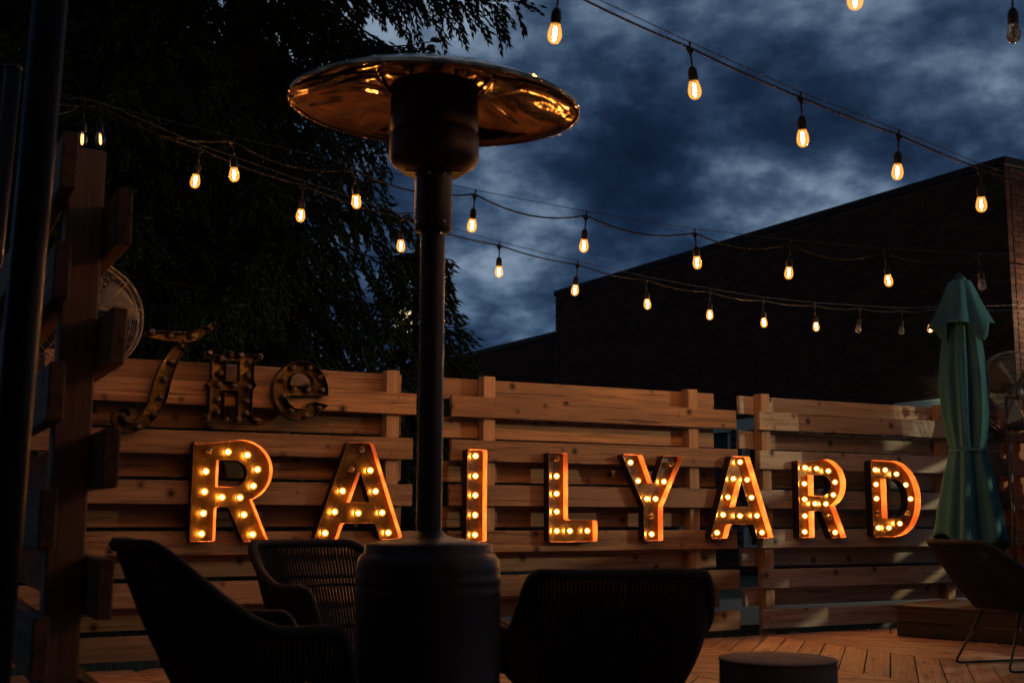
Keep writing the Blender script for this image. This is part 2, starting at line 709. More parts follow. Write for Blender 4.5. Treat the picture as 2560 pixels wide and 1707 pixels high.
M['cushion'] = _concrete('grey_cushion_cloth', (0.16, 0.14, 0.13), 40)


def _cloth():
    m = mat('teal_umbrella_cloth', (0.04, 0.15, 0.135), 0.85, spec=0.2)
    t = NT(m)
    v = t.coord(rand=False)
    a = t.noise(v, 6, 5, 0.6)
    w = t.noise(t.coord((500, 500, 500), rand=False), 1.0, 2, 0.5)
    t.l(t.ramp(a, [(0.3, (0.020, 0.078, 0.090)), (0.7, (0.034, 0.114, 0.126))]), t.b.inputs['Base Color'])
    t.bump(w, 0.15, 0.002)
    return m


M['cloth'] = _cloth()


def _needles():
    m = mat('spruce_needles', (0.02, 0.032, 0.016), 0.8, spec=0.06)
    t = NT(m)
    geo = t.n('ShaderNodeNewGeometry')
    t.l(t.ramp(geo.outputs['Random Per Island'], [(0.0, (0.010, 0.019, 0.010)), (1.0, (0.028, 0.036, 0.016))]), t.b.inputs['Base Color'])
    return m


M['needles'] = _needles()
M['bark'] = wood('spruce_bark', (0.035, 0.026, 0.02), (0.016, 0.012, 0.009), 2, knots=False)
M['fan_guard'] = mat('grey_fan_wire', (0.26, 0.21, 0.17), 0.45, 0.3)
M['fan_guard_dark'] = mat('dark_fan_wire', (0.07, 0.05, 0.043), 0.6, 0.0)
M['fan_blade'] = mat('grey_fan_blade', (0.10, 0.09, 0.08), 0.5, 0.2)
M['fan_blade_dark'] = mat('brown_fan_blade', (0.022, 0.012, 0.009), 0.6, 0.0, spec=0.2)
M['badge'] = mat('silver_badge', (0.5, 0.47, 0.45), 0.35, 0.9)
M['area_lamp'] = emitter('pale_lamp_glow', (1.0, 0.88, 0.56), 12000)
M['street_glow'] = emitter('street_lamp_glow', (1.0, 0.85, 0.42), 1.2)

# ------------------------------------------------------------------ ground
b = MB()
S = 1500
b.add([(-S, -S, -0.16), (S, -S, -0.16), (S, S, -0.16), (-S, S, -0.16)], [(0, 1, 2, 3)])
tag(b.build('ground', M['ground']), kind='structure')

# concrete walk between the fence and the building, with a kerb
b = MB()
pts = [site(-1.0, 0.75), site(12, 0.75), site(12, 3.2), site(-1.0, 3.2)]
v = [(p[0], p[1], -0.02) for p in pts] + [(p[0], p[1], -0.2) for p in pts]
b.add(v, [(0, 1, 2, 3), (0, 4, 5, 1), (1, 5, 6, 2), (2, 6, 7, 3), (3, 7, 4, 0)])
tag(b.build('path', M['concrete']), kind='structure')

# tufts of grass and litter at the fence foot
b = MB()
for i in range(5200):
    s_ = rnd.uniform(-3.2, 6.0)
    t_ = rnd.uniform(0.20, 0.74) if rnd.random() < 0.85 else rnd.uniform(-0.01, 0.2)
    p = site(s_, t_, -0.16)
    h = rnd.uniform(0.05, 0.17)
    a = rnd.uniform(0, 6.28)
    w = 0.004
    lx, ly = rnd.gauss(0, 0.04), rnd.gauss(0, 0.04)
    b.add([p + np.array([math.cos(a) * w, math.sin(a) * w, 0]), p - np.array([math.cos(a) * w, math.sin(a) * w, 0]), p + np.array([lx, ly, h])], [(0, 1, 2)])
M['grass'] = mat('dim_grass', (0.05, 0.085, 0.025), 0.8)
tag(b.build('grass', M['grass']), 'dark grass and weeds at the foot of the fence', 'grass', kind='stuff')


# ------------------------------------------------------------------ deck: chevron planks, each its own piece
def clip(poly, a, b_, c):
    """keep a*x+b*y<=c"""
    out = []
    for i in range(len(poly)):
        p, q = poly[i], poly[(i + 1) % len(poly)]
        dp, dq = a * p[0] + b_ * p[1] - c, a * q[0] + b_ * q[1] - c
        if dp <= 0:
            out.append(p)
        if dp * dq < 0:
            k = dp / (dp - dq)
            out.append((p[0] + k * (q[0] - p[0]), p[1] + k * (q[1] - p[1])))
    return out


pB = at_z(1949, 1591, 0) - F0
sB = float(pB @ E1)
pA = at_z(1770, 1618, 0) - F0
sA = float(pA @ E1)
deck = empty('deck', (F0[0], F0[1], 0), SITE)
tag(deck, kind='structure')
W_PL, GAP = 0.142, 0.006
strip_w = sB - sA
T0, T1 = -9.2, -0.10
far_mb = MB()
n_near = 0
strips = []
k0 = -5
for k in range(k0, 6):
    strips.append((sA + k * strip_w, sA + (k + 1) * strip_w, 1 if k % 2 == 0 else -1))
for (s0, s1, sg) in strips:
    dirv = (math.sqrt(.5) * sg, math.sqrt(.5))       # plank direction in (s,t)
    nrm = (-dirv[1], dirv[0])
    cs = [nrm[0] * a + nrm[1] * t for a in (s0, s1) for t in (T0, T1)]
    i0, i1 = int(math.floor(min(cs) / W_PL)), int(math.ceil(max(cs) / W_PL))
    for i in range(i0, i1 + 1):
        lo, hi = i * W_PL + GAP / 2, (i + 1) * W_PL - GAP / 2
        poly = [(s0 + .002, T0), (s1 - .002, T0), (s1 - .002, T1), (s0 + .002, T1)]
        poly = clip(poly, -nrm[0], -nrm[1], -lo)
        if len(poly) >= 3:
            poly = clip(poly, nrm[0], nrm[1], hi)
        if len(poly) < 3:
            continue
        area = 0.5 * abs(sum(poly[j][0] * poly[(j + 1) % len(poly)][1] - poly[(j + 1) % len(poly)][0] * poly[j][1] for j in range(len(poly))))
        if area < 0.004:
            continue
        cx = sum(p[0] for p in poly) / len(poly)
        cy_ = sum(p[1] for p in poly) / len(poly)
        dz = rnd.uniform(-0.0025, 0.0)
        vis = False
        for p in poly + [(cx, cy_)]:
            wp = site(p[0], p[1], 0)
            if wp[1] > 1.0:
                q = proj(wp)
                vis |= (-150 < q[0] < 2710 and q[1] < 1800)
        # local frame of the plank: x along it
        loc = [((p[0] - cx) * dirv[0] + (p[1] - cy_) * dirv[1], (p[0] - cx) * nrm[0] + (p[1] - cy_) * nrm[1]) for p in poly]
        n = len(loc)
        if vis:
            mb = MB()
            cxx, cyy = 0.0, 0.0
            ins = [(x - math.copysign(min(.003, abs(x)), x), y - math.copysign(min(.003, abs(y)), y)) for x, y in loc]
            v = [(x, y, 0.0) for x, y in ins] + [(x, y, -0.003) for x, y in loc] + [(x, y, -0.028) for x, y in loc]
            fs = [tuple(range(n))]
            for r_ in (0, 1):
                for j in range(n):
                    j2 = (j + 1) % n
                    fs.append((r_ * n + j, (r_ + 1) * n + j, (r_ + 1) * n + j2, r_ * n + j2))
            mb.add(v, fs)
            mb.build('plank', M['deck'], deck, (cx, cy_, dz), (0, 0, math.atan2(dirv[1], dirv[0])))
            n_near += 1
        else:
            v = [(p[0], p[1], dz) for p in poly] + [(p[0], p[1], -0.028) for p in poly]
            fs = [tuple(range(n))] + [(j, n + j, n + (j + 1) % n, (j + 1) % n) for j in range(n)]
            far_mb.add(v, fs)
if far_mb.v:
    tag(far_mb.build('planks', M['deck'], deck), kind='stuff')
jm = MB()
for t_ in np.arange(T0, T1, 0.4):
    jm.box((strips[0][0], t_ - .019, -0.15), (strips[-1][1], t_ + .019, -0.029))
jm.box((strips[0][0], T1 - .04, -0.15), (strips[-1][1], T1 - .002, -0.030))
jm.build('joists', M['box_wood'], deck)

# ------------------------------------------------------------------ brick building
BD = R(120.1)                                   # long wall runs this way from the near corner
bc = at_y(2510, 391, 16.0)
BH = bc[2] - .10
WDIR = np.array([math.cos(BD), math.sin(BD)])
SDIR = np.array([WDIR[1], -WDIR[0]])            # the short face, to the right
bld = empty('brick_building', (bc[0], bc[1], -0.16), BD)
tag(bld, 'long dark brick building with a flat roof behind the slat fence', 'building')
# local: x along the long wall away from the corner, y to the left (-> outside is +y), z up from the ground
_rf = ray(1388, 729)
_k = _rf[0] / _rf[1]
L_TALL = float((bc[0] - _k * bc[1]) / (_k * math.sin(BD) - math.cos(BD)))   # where the far end shows in the photo
L_LOW = 16.0
# the long wall faces the camera on its +y side ; the short face at x=0 faces -x
HT = BH + 0.16
HL = (BH - CAM_H) * 0.815 + CAM_H + 0.16
DEP = 9.0
WIN_H = 2.60
WIN = [(0.55, 2.05), (2.35, 3.85), (4.15, 5.65), (5.95, 7.45)]   # ground-floor glazing along the long wall
b = MB()
b.box((0.012, -DEP, 0), (L_TALL, -0.30, HT - .02))
b.box((0.012, -0.30, WIN_H), (L_TALL, -0.012, HT - .02))
edges = [0.012] + [x for w in WIN for x in w] + [L_TALL]
for i in range(0, len(edges), 2):
    b.box((edges[i], -0.30, 0), (edges[i + 1], -0.012, WIN_H))
for w in WIN:
    b.box((w[0], -0.30, 0), (w[1], -0.012, 0.45))
b.build('wall', M['mortar'], bld)
b = MB()
b.box((L_TALL, -DEP, 0), (L_TALL + L_LOW, -0.05, HL - .02))
b.build('low_wing_wall', M['brick'], bld)
b = MB()
b.box((-0.03, -DEP - .03, HT - .02), (L_TALL + .03, 0.03, HT + .10), bevel=.01)
b.build('roof_coping', M['coping'], bld)
b = MB()
b.box((L_TALL + .031, -DEP - .03, HL - .02), (L_TALL + L_LOW, -0.02, HL + .10), bevel=.01)
b.build('low_wing_coping', M['coping'], bld)
ROW, BL = 0.075, 0.215
bm_long = MB()
bm_long.box((0.005, -0.09, 0.005), (BL - .006, 0.0, ROW - .006))
me_long = bm_long.mesh('brick', [M['brick']])
bm_short = MB()
bm_short.box((0.0, -(BL - .006), 0.005), (0.09, -0.005, ROW - .006))
me_short = bm_short.mesh('brick', [M['brick']])
rows = int((HT - .03) / ROW)
cand = []
ml, ms = MB(), MB()
ca, sa = math.cos(BD), math.sin(BD)
for r_ in range(rows):
    z = r_ * ROW
    x = -BL / 2 * (r_ % 2)
    while x < L_TALL - 0.05:
        x0, x1 = max(x, 0.0), min(x + BL, L_TALL)
        full = (x >= 0 and x + BL <= L_TALL)
        inwin = any(x1 > w[0] and x0 < w[1] for w in WIN) and 0.45 < z + ROW / 2 < WIN_H
        if not inwin and x1 - x0 > .02:
            wp = (bc[0] + ca * x0, bc[1] + sa * x0, z - 0.16)
            q = proj(wp)
            vis = 0 < q[0] < 2560 and q[1] < 1010
            if full and vis and x < 3.2:
                cand.append((q[2], 0, x, z))
            else:
                ml.box((x0 + .005, -0.09, z + .005), (x1 - .006, 0.0, z + ROW - .006))
        x += BL
    y = -BL / 2 * ((r_ + 1) % 2)
    while y < 3.0:
        y0, y1 = max(y, 0.095), min(y + BL, 3.0)
        if y1 - y0 > .03:
            wp = (bc[0] + sa * y0, bc[1] - ca * y0, z - 0.16)
            q = proj(wp)
            if y >= 0.095 and q[0] < 2600 and q[1] < 1010:
                cand.append((q[2] - 3.0, 1, y, z))
            else:
                ms.box((0.0, -y1 + .006, z + .005), (0.09, -y0 - .005, z + ROW - .006))
        y += BL
cand.sort()
for d_, k, a, z in cand[:300]:
    if k == 0:
        link('brick', me_long, bld, (a, rnd.uniform(-.002, .002), z))
    else:
        link('brick', me_short, bld, (rnd.uniform(-.002, .002), -a, z))
for d_, k, a, z in cand[300:]:
    if k == 0:
        ml.box((a + .005, -0.09, z + .005), (a + BL - .006, 0, z + ROW - .006))
    else:
        ms.box((0, -a - BL + .006, z + .005), (0.09, -a - .005, z + ROW - .006))
tag(ml.build('long_wall_bricks', M['brick'], bld), kind='stuff')
tag(ms.build('short_wall_bricks', M['brick'], bld), kind='stuff')
for w in WIN:
    g = MB()
    g.box((w[0] + .06, -0.16, 0.51), (w[1] - .06, -0.14, WIN_H - .10))
    wd = g.build('window', M['glass_dark'], bld)
    fr = MB()
    fr.box((w[0] + .003, -0.20, 0.452), (w[0] + .07, -0.02, WIN_H - .003))
    fr.box((w[1] - .07, -0.20, 0.452), (w[1] - .003, -0.02, WIN_H - .003))
    fr.box((w[0] + .071, -0.20, 0.452), (w[1] - .071, -0.03, 0.52))
    fr.box((w[0] + .071, -0.20, 1.30), (w[1] - .071, -0.06, 1.36))
    fr.build('frame', M['frame_pale'], wd)
    hd = MB()
    hd.box((w[0] - .08, -0.010, WIN_H - .11), (w[1] + .08, 0.05, WIN_H + .10), bevel=.008)
    hd.build('header', M['frame_pale'], wd)
# a fluorescent wall lamp over the end window, behind the umbrella
M['wall_lamp'] = emitter('greenish_lamp_glow', (0.80, 1.0, 0.62), 800)
wl = MB()
wl.box((-.16, -.02, -.05), (.16, .07, .05), bevel=.008)
wo = wl.build('wall_lamp', M['black'], None, (bc[0] + ca * .75 - sa * .052, bc[1] + sa * .75 + ca * .052, 2.86), (0, 0, BD))
tag(wo, 'small wall lamp on the brick building hidden behind the umbrella', 'lamp')
wl2 = MB()
wl2.box((-.06, -.05, -.05), (.0, .05, .05), bevel=.008)
wl2.tube([(-.03, 0, .05), (-.36, 0, .12), (-.40, 0, .06)], .012, 8)
w2p = (bc[0] + sa * 1.25 - ca * .012, bc[1] - ca * 1.25 - sa * .012, 3.6)
wo2 = wl2.build('wall_lamp', M['black'], None, w2p, (0, 0, BD))
tag(wo2, 'bracket lamp on the short brick face, out of the picture', 'lamp')
wl2 = MB()
wl2.lathe([(.001, -.07), (.03, -.05), (.035, -.01), (.02, .03), (.001, .04)], 14, (-.40, 0, .02))
M['warm_lamp'] = emitter('warm_lamp_glow', (1.0, 0.62, 0.36), 4000)
wl2.build('globe', M['warm_lamp'], wo2)
wl = MB()
wl.tube([(-.13, .04, -.066), (.13, .04, -.066)], .012, 8)
wl.build('tube', M['wall_lamp'], wo)
# unseen building and roof behind the camera, added to shade the foreground
shade_bld = empty('shade_building', (0, -1.9, 0))
tag(shade_bld, 'added unseen building with a roof behind the camera, shading the foreground', 'building')
M['render_dark'] = _concrete('dark_render', (0.07, 0.06, 0.055), 3)
rb0 = MB()
rb0.box((-9, -6, -.16), (10, 0, 5.6))
rb0.box((-9, .001, -.16), (-3.6, 4.2, 4.6))
rb0.build('wall', M['render_dark'], shade_bld)
rb0 = MB()
rb0.box((-3.59, .001, 2.95), (3.4, 3.7, 3.10), bevel=.02)
rb0.build('shade_roof', M['box_wood'], shade_bld)
for x_ in (-3.2, 3.2):
    rb0 = MB()
    rb0.box((x_ - .06, 3.45, 0), (x_ + .06, 3.57, 2.95), bevel=.005)
    rb0.build('shade_roof_post', M['box_wood'], shade_bld)
for x_ in (-1.6, 1.6):
    rb0 = MB()
    rb0.box((x_ - .7, .002, .9), (x_ + .7, .03, 2.1))
    wd = rb0.build('window', M['glass_dark'], shade_bld)
    rb0 = MB()
    for q in ((x_ - .78, x_ - .702), (x_ + .702, x_ + .78)):
        rb0.box((q[0], .003, .82), (q[1], .06, 2.18))
    rb0.build('frame', M['box_wood'], wd)
# ------------------------------------------------------------------ slat fences
FT = [1.644 - .295 * k for k in range(6)]
BT = [1.775] + [1.802 - .295 * k for k in range(1, 6)]


def slat_fence(name, origin, rz, f0, f1, b0, b1, posts, mf, mp, label, ptop=1.79, cols=None):
    e = empty(name, origin, rz)
    tag(e, label, 'fence')
    for i, zt in enumerate(FT):
        mb = MB()
        w = f1 - f0 + rnd.uniform(-.015, .015)
        mb.box((-w / 2, -0.019, -0.07), (w / 2, 0.019, 0.07), bevel=0.004)
        o = mb.build('board', mf, e, ((f0 + f1) / 2 + rnd.uniform(-.012, .012), 0.019, zt - 0.07 + rnd.uniform(-.004, .004)))
        o.rotation_euler = (rnd.uniform(-.03, .03), rnd.uniform(-.0022, .0022), rnd.uniform(-.0012, .0012))
    for i, zt in enumerate(BT):
        mb = MB()
        w = b1 - b0 + rnd.uniform(-.02, .02)
        mb.box((-w / 2, -0.019, -0.07), (w / 2, 0.019, 0.07), bevel=0.004)
        o = mb.build('board', mf, e, ((b0 + b1) / 2 + rnd.uniform(-.015, .015), 0.1475, zt - 0.07 + rnd.uniform(-.004, .004)))
        o.rotation_euler = (rnd.uniform(-.03, .03), rnd.uniform(-.0022, .0022), rnd.uniform(-.0012, .0012))
    for p in posts:
        mb = MB()
        mb.box((-.0445, -.0445, -0.30), (.0445, .0445, ptop), bevel=.004)
        mb.build('post', mp, e, (p, .0833, 0))
    # screw heads where the boards meet the posts
    sm = MB()
    for p in posts:
        for zt in FT:
            for dx in (-.022, .022):
                sm.lathe([(0.0045, 0), (0.0045, .0015), (0, .002)], 8)
                # turn the last lathe to face the front
                n = 24
                for j in range(len(sm.v) - n, len(sm.v)):
                    x, y, z = sm.v[j]
                    sm.v[j] = (p + dx + x, -0.001 - z, zt - .07 + dx * 1.6 + y)
    sm.build('screws', M['burner'], e)
    return e


fo = (F0[0], F0[1], 0)
slat_fence('slat_fence', fo, SITE, -2.88, -.477, -2.92, -.516, (-.616, -2.70), M['fence'], M['fence_post'],
           'slatted pine fence panel behind the first two big lit letters, left of the heater pole')
slat_fence('slat_fence', fo, SITE, -.2185, 2.137, -.279, 2.04, (.085, 1.775), M['fence'], M['fence_post'],
           'slatted pine fence panel right of the heater pole, behind letters I, L and Y')
slat_fence('slat_fence', fo, SITE, 2.362, 4.74, 2.267, 4.64, (2.455, 4.36), M['fence_grey'], M['fence_post'],
           'slatted fence panel behind the last R and D, striped by slanting light')
slat_fence('slat_fence', fo, SITE, 5.10, 7.5, 5.16, 7.46, (5.30, 7.3), M['fence_red'], M['fence_red_post'],
           'dark red-brown slat fence panel at the right edge beyond the umbrella')
# near panel on the left, seen end-on
pp = at_y(268, 377, 2.97)
ang_l = SITE + R(90)
pl = np.array([math.cos(ang_l), math.sin(ang_l), 0])
nl = np.array([-math.sin(ang_l), math.cos(ang_l), 0])
post_fr = np.array([pp[0], pp[1], 0])            # right front edge of the near post
org = post_fr - nl * .038
LEFT_F = slat_fence('slat_fence', tuple(org), ang_l, -0.20, 2.1, -0.17, 2.15, (0.0445, 1.9), M['fence'], M['fence_post'],
                    'near slat fence seen end-on at the left, post with board ends on both sides')

# ------------------------------------------------------------------ marquee letters
DEPTH = 0.074


def arc(cx, cy, rx, ry, a0, a1, n):
    return [(cx + rx * math.cos(R(a0 + (a1 - a0) * i / n)), cy + ry * math.sin(R(a0 + (a1 - a0) * i / n))) for i in range(n + 1)]


def rounded(poly, rad):
    """round the sharp corners of a closed outline"""
    out = []
    n = len(poly)
    for i in range(n):
        p0, p, p1 = np.array(poly[i - 1]), np.array(poly[i]), np.array(poly[(i + 1) % n])
        a, c = p0 - p, p1 - p
        la, lc = np.linalg.norm(a), np.linalg.norm(c)
        if la < 1e-6 or lc < 1e-6:
            continue
        cosw = np.clip(a @ c / la / lc, -1, 1)
        w = math.acos(cosw)
        if w > R(150):
            out.append(tuple(p))
            continue
        r_ = min(rad / math.tan(w / 2) if w > .2 else rad, la * .4, lc * .4)
        q0, q1 = p + a / la * r_, p + c / lc * r_
        for k in range(5):
            t = k / 4
            out.append(tuple((1 - t) ** 2 * q0 + 2 * t * (1 - t) * p + t * t * q1))
    return out


def offset_loop(loop, d):
    n = len(loop)
    out = []
    for i in range(n):
        p0, p, p1 = np.array(loop[i - 1]), np.array(loop[i]), np.array(loop[(i + 1) % n])
        a, c = p - p0, p1 - p
        a = a / (np.linalg.norm(a) + 1e-9)
        c = c / (np.linalg.norm(c) + 1e-9)
        na, nc = np.array([-a[1], a[0]]), np.array([-c[1], c[0]])
        m_ = na + nc
        l2 = m_ @ m_
        m_ = m_ / max(l2, .5) * 2
        out.append(tuple(p + m_ * d))
    return out


def area2(loop):
    return sum(loop[i][0] * loop[(i + 1) % len(loop)][1] - loop[(i + 1) % len(loop)][0] * loop[i][1] for i in range(len(loop)))


def tray_letter(e, loops, m_plate, m_rim, y0=0.0, depth=DEPTH, th=0.0025):
    """loops: outer outline then holes, metres in (x,z). Back plate with upstanding sides, open to the front (-y)."""
    ls = []
    for i, lp in enumerate(loops):
        a = area2(lp)
        if (i == 0 and a < 0) or (i > 0 and a > 0):
            lp = lp[::-1]
        ls.append(lp)
    # plate
    tri = tessellate_polygon([[Vector((x, z, 0)) for x, z in lp] for lp in ls])
    flat = [p for lp in ls for p in lp]
    pb = MB()
    v = [(x, y0 - .010, z) for x, z in flat] + [(x, y0 - .004, z) for x, z in flat]
    n = len(flat)
    fs = []
    for t in tri:
        a, b_, c = t
        ar = (flat[b_][0] - flat[a][0]) * (flat[c][1] - flat[a][1]) - (flat[c][0] - flat[a][0]) * (flat[b_][1] - flat[a][1])
        f = (a, b_, c) if ar > 0 else (a, c, b_)
        fs.append(f)
        fs.append(tuple(n + q for q in f[::-1]))
    pb.add(v, fs)
    pb.build('face_plate', m_plate, e)
    rb = MB()
    for lp in ls:
        inn = offset_loop(lp, th)
        outl = offset_loop(lp, 0.0008)
        n = len(lp)
        yb, yf = y0 - .0015, y0 - depth
        v = [(x, yb, z) for x, z in lp] + [(x, yf, z) for x, z in lp] + [(x, yf, z) for x, z in inn] + [(x, y0 - .0105, z) for x, z in inn]
        fs = []
        for r_ in range(3):
            for j in range(n):
                j2 = (j + 1) % n
                fs.append((r_ * n + j, r_ * n + j2, (r_ + 1) * n + j2, (r_ + 1) * n + j))
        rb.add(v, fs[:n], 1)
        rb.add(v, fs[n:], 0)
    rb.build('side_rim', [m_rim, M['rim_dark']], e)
    return e


# bulbs: shared meshes, axis along -y from the plate
def bulb_mesh(name, lit, r=0.0215):
    mb = MB()
    prof = [(0.008, 0.0), (0.010, 0.010), (0.013, 0.016)]
    gp = [(0.012, 0.014), (r * .8, .022), (r, .034), (r * .97, .042), (r * .82, .051), (r * .5, .058), (0.0008, .061)]
    mb.lathe(prof, 12, mi=2)
    mb.lathe(gp, 14, mi=0)
    if lit:
        cp = [(0.0005, .026), (r * .34, .029), (r * .46, .036), (r * .36, .043), (0.0005, .047)]
    else:
        cp = [(0.0005, .020), (r * .16, .024), (r * .16, .040), (0.0005, .043)]
    mb.lathe(cp, 10, mi=1)
    mb.v = [(x, -z, y) for x, y, z in mb.v]
    return mb.mesh(name, [M['marquee_glass'] if lit else M['off_glass'], M['marquee_core'] if lit else M['filament_off'], M['brass']])


ME_ON = bulb_mesh('lit_bulb', True)
ME_OFF = bulb_mesh('dark_bulb', False)
ME_OFF_SMALL = bulb_mesh('dark_bulb_small', False, 0.020)

HL_ = 0.605                                      # letter height
OUT = {}
bowlR = arc(.47, .69, .325, .31, 90, -66, 22)
OUT['R'] = (.80, [rounded([(0, 0), (.25, 0), (.25, .335), (.365, .335), (.525, 0), (.80, 0), (.605, .385)], .028)[:0] or
                  rounded([(0, 1), (0, 0), (.25, 0), (.25, .335), (.365, .335), (.525, 0), (.80, 0)], .028) + [(.603, .405)] + bowlR[::-1],
                  [(.253, .535), (.40, .535)] + arc(.40, .662, .135, .127, -90, 90, 14) + [(.253, .789)]])
OUT['A'] = (.98, [rounded([(0, 0), (.262, 0), (.322, .17), (.66, .17), (.72, 0), (.98, 0), (.635, 1), (.355, 1)], .035),
                  [(.39, .385), (.60, .385), (.497, .685)]])
OUT['I'] = (.245, [rounded([(0, 0), (.245, 0), (.245, 1), (0, 1)], .03)])
OUT['L'] = (.637, [rounded([(0, 0), (.637, 0), (.637, .245), (.25, .245), (.25, 1), (0, 1)], .035)])
OUT['Y'] = (.88, [rounded([(.305, 0), (.575, 0), (.575, .40), (.88, 1), (.59, 1), (.44, .64), (.29, 1), (0, 1), (.305, .40)], .03)])
OUT['D'] = (.88, [rounded([(0, 1), (0, 0), (.40, 0)], .028)[:-1] + arc(.40, .5, .48, .5, -90, 90, 34),
                  [(.265, .245)] + arc(.40, .5, .235, .255, -90, 90, 22) + [(.265, .755)]])
# outline of D starts with an open corner list: keep its order clean
OUT['D'] = (.88, [[(0, .97), (.0, .03), (.03, 0)] + arc(.40, .5, .48, .5, -90, 90, 34) + [(.03, 1)], OUT['D'][1][1]])


def zb(lst, x0, x1, w, yb, yt):
    return [((x - x0) / (x1 - x0) * w, (yb - y) / (yb - yt), len(q) == 0) for x, y, *q in lst]


BULB = {
    'R': zb([(278, 288), (465, 295), (655, 320), (760, 458), (725, 620), (600, 735), (425, 735), (262, 490), (258, 683), (255, 890), (247, 1085), (645, 900), (738, 1090)], 125, 905, .80, 1160, 170),
    'A': zb([(1740, 295), (1645, 485), (1828, 493), (1567, 690), (1880, 692), (1497, 885), (1718, 898), (1947, 895), (1412, 1082), (2008, 1085)], 1290, 2140, .98, 1150, 230),
    'I': zb([(365, 243), (360, 510), (355, 767), (353, 1028), (350, 1288)], 222, 520, .245, 1385, 155),
    'L': zb([(1440, 280), (1435, 510), (1428, 745), (1425, 983), (1420, 1238), (1615, 1238), (1850, 1238)], 1312, 1965, .637, 1385, 195),
    'Y': zb([(320, 320), (830, 330), (437, 562), (720, 568), (535, 800), (633, 803), (585, 1040), (592, 1282)], 185, 985, .88, 1370, 215),
    'D': zb([(1330, 447), (1470, 450), (1610, 495), (1718, 635), (1757, 820), (1725, 1005), (1628, 1143), (1497, 1182), (1360, 1183), (1348, 1005), (1337, 815), (1333, 630)], 1230, 1870, .88, 1325, 315),
}
# straighten the columns of bulbs on the stems
for k_, xx in (('I', .1225), ('L', .125)):
    BULB[k_] = [(xx if u < .25 else u, v_, on) for u, v_, on in BULB[k_]]
BULB['Y'] = [(.15, .905, 1), (.73, .905, 1), (.255, .695, 1), (.62, .695, 1), (.375, .49, 1), (.50, .49, 1), (.44, .285, 1), (.44, .08, 1)]
BULB['D'] = [(.125, .875, 1), (.30, .875, 1), (.50, .825, 1), (.66, .685, 1), (.735, .50, 1), (.675, .315, 1), (.52, .175, 1), (.32, .12, 1), (.135, .12, 1), (.13, .315, 1), (.125, .50, 1), (.125, .685, 1)]

LET = [('R', (473, 1354), {0}, 'first and largest lit orange marquee letter R, leftmost of the big row'),
       ('A', (782.7, 1351), {0, 1}, 'lit orange marquee letter A partly behind the heater base, top bulbs out'),
       ('I', (1166, 1355), set(), 'lit orange marquee letter I just right of the heater pole'),
       ('L', (1372.5, 1355), {0}, 'lit orange marquee letter L between the I and the Y'),
       ('Y', (1555, 1352), {1, 6}, 'lit orange marquee letter Y right of the L'),
       ('A', (1775, 1347), set(), 'lit orange marquee letter A over the gap between two fence panels'),
       ('R', (1999, 1344), {11}, 'second lit orange marquee letter R, smaller, next to the D'),
       ('D', (2184, 1342.5), {5, 9}, 'lit orange marquee letter D, last of the row, by the green umbrella')]
for ch, (px, py), off, lab in LET:
    s_, z_ = on_f(px, py, -DEPTH)
    if ch == 'Y':
        s_ -= 0.0
    w, loops = OUT[ch]
    e = empty('marquee_letter', tuple(site(s_, 0, z_)), SITE)
    e.rotation_euler = (0, rnd.uniform(-.008, .008), SITE)
    tag(e, lab, 'marquee letter', 'big lit marquee letters on the fence')
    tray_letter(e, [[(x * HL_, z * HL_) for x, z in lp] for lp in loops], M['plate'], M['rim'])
    for i, (u, v_, on) in enumerate(BULB[ch]):
        link('bulb', ME_OFF if i in off else ME_ON, e, (u * HL_, -.010, v_ * HL_))


# the small unlit word above, traced at its own size on the fence
def fp(zx, zy):
    return on_f(260 + zx / 3.92, 800 + zy / 3.92, -.08)


def stroke(pts):
    """ribbon from centre line points (x,y,width) -> closed outline"""
    P = [np.array(p[:2], float) for p in pts]
    # resample with Catmull-Rom
    Q, Wd = [], []
    n = len(P)
    for i in range(n - 1):
        p0, p1, p2, p3 = P[max(i - 1, 0)], P[i], P[i + 1], P[min(i + 2, n - 1)]
        for k in range(6):
            t = k / 6
            Q.append(0.5 * ((2 * p1) + (-p0 + p2) * t + (2 * p0 - 5 * p1 + 4 * p2 - p3) * t * t + (-p0 + 3 * p1 - 3 * p2 + p3) * t ** 3))
            Wd.append(pts[i][2] * (1 - t) + pts[i + 1][2] * t)
    Q.append(P[-1])
    Wd.append(pts[-1][2])
    A_, B_ = [], []
    for i in range(len(Q)):
        t = Q[min(i + 1, len(Q) - 1)] - Q[max(i - 1, 0)]
        t = t / np.linalg.norm(t)
        nn = np.array([-t[1], t[0]])
        A_.append(tuple(Q[i] + nn * Wd[i] / 2))
        B_.append(tuple(Q[i] - nn * Wd[i] / 2))
    return A_ + B_[::-1]


def small_letter(lab, groups, bulbs):
    fl = [fp(*p) for g in groups for p in g[0]]
    s0 = min(p[0] for p in fl)
    z0 = min(p[1] for p in fl)
    e = empty('marquee_letter', tuple(site(s0, 0, z0)), SITE)
    tag(e, lab, 'marquee letter', 'small unlit marquee letters above the row')
    for g in groups:
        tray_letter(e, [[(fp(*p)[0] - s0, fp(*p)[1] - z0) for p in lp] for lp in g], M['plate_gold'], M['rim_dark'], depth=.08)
    for x, y in bulbs:
        p = on_f(260 + x / 3.92, 800 + y / 3.92, -.035)
        link('bulb', ME_OFF_SMALL, e, (p[0] - s0, -.010, p[1] - z0))


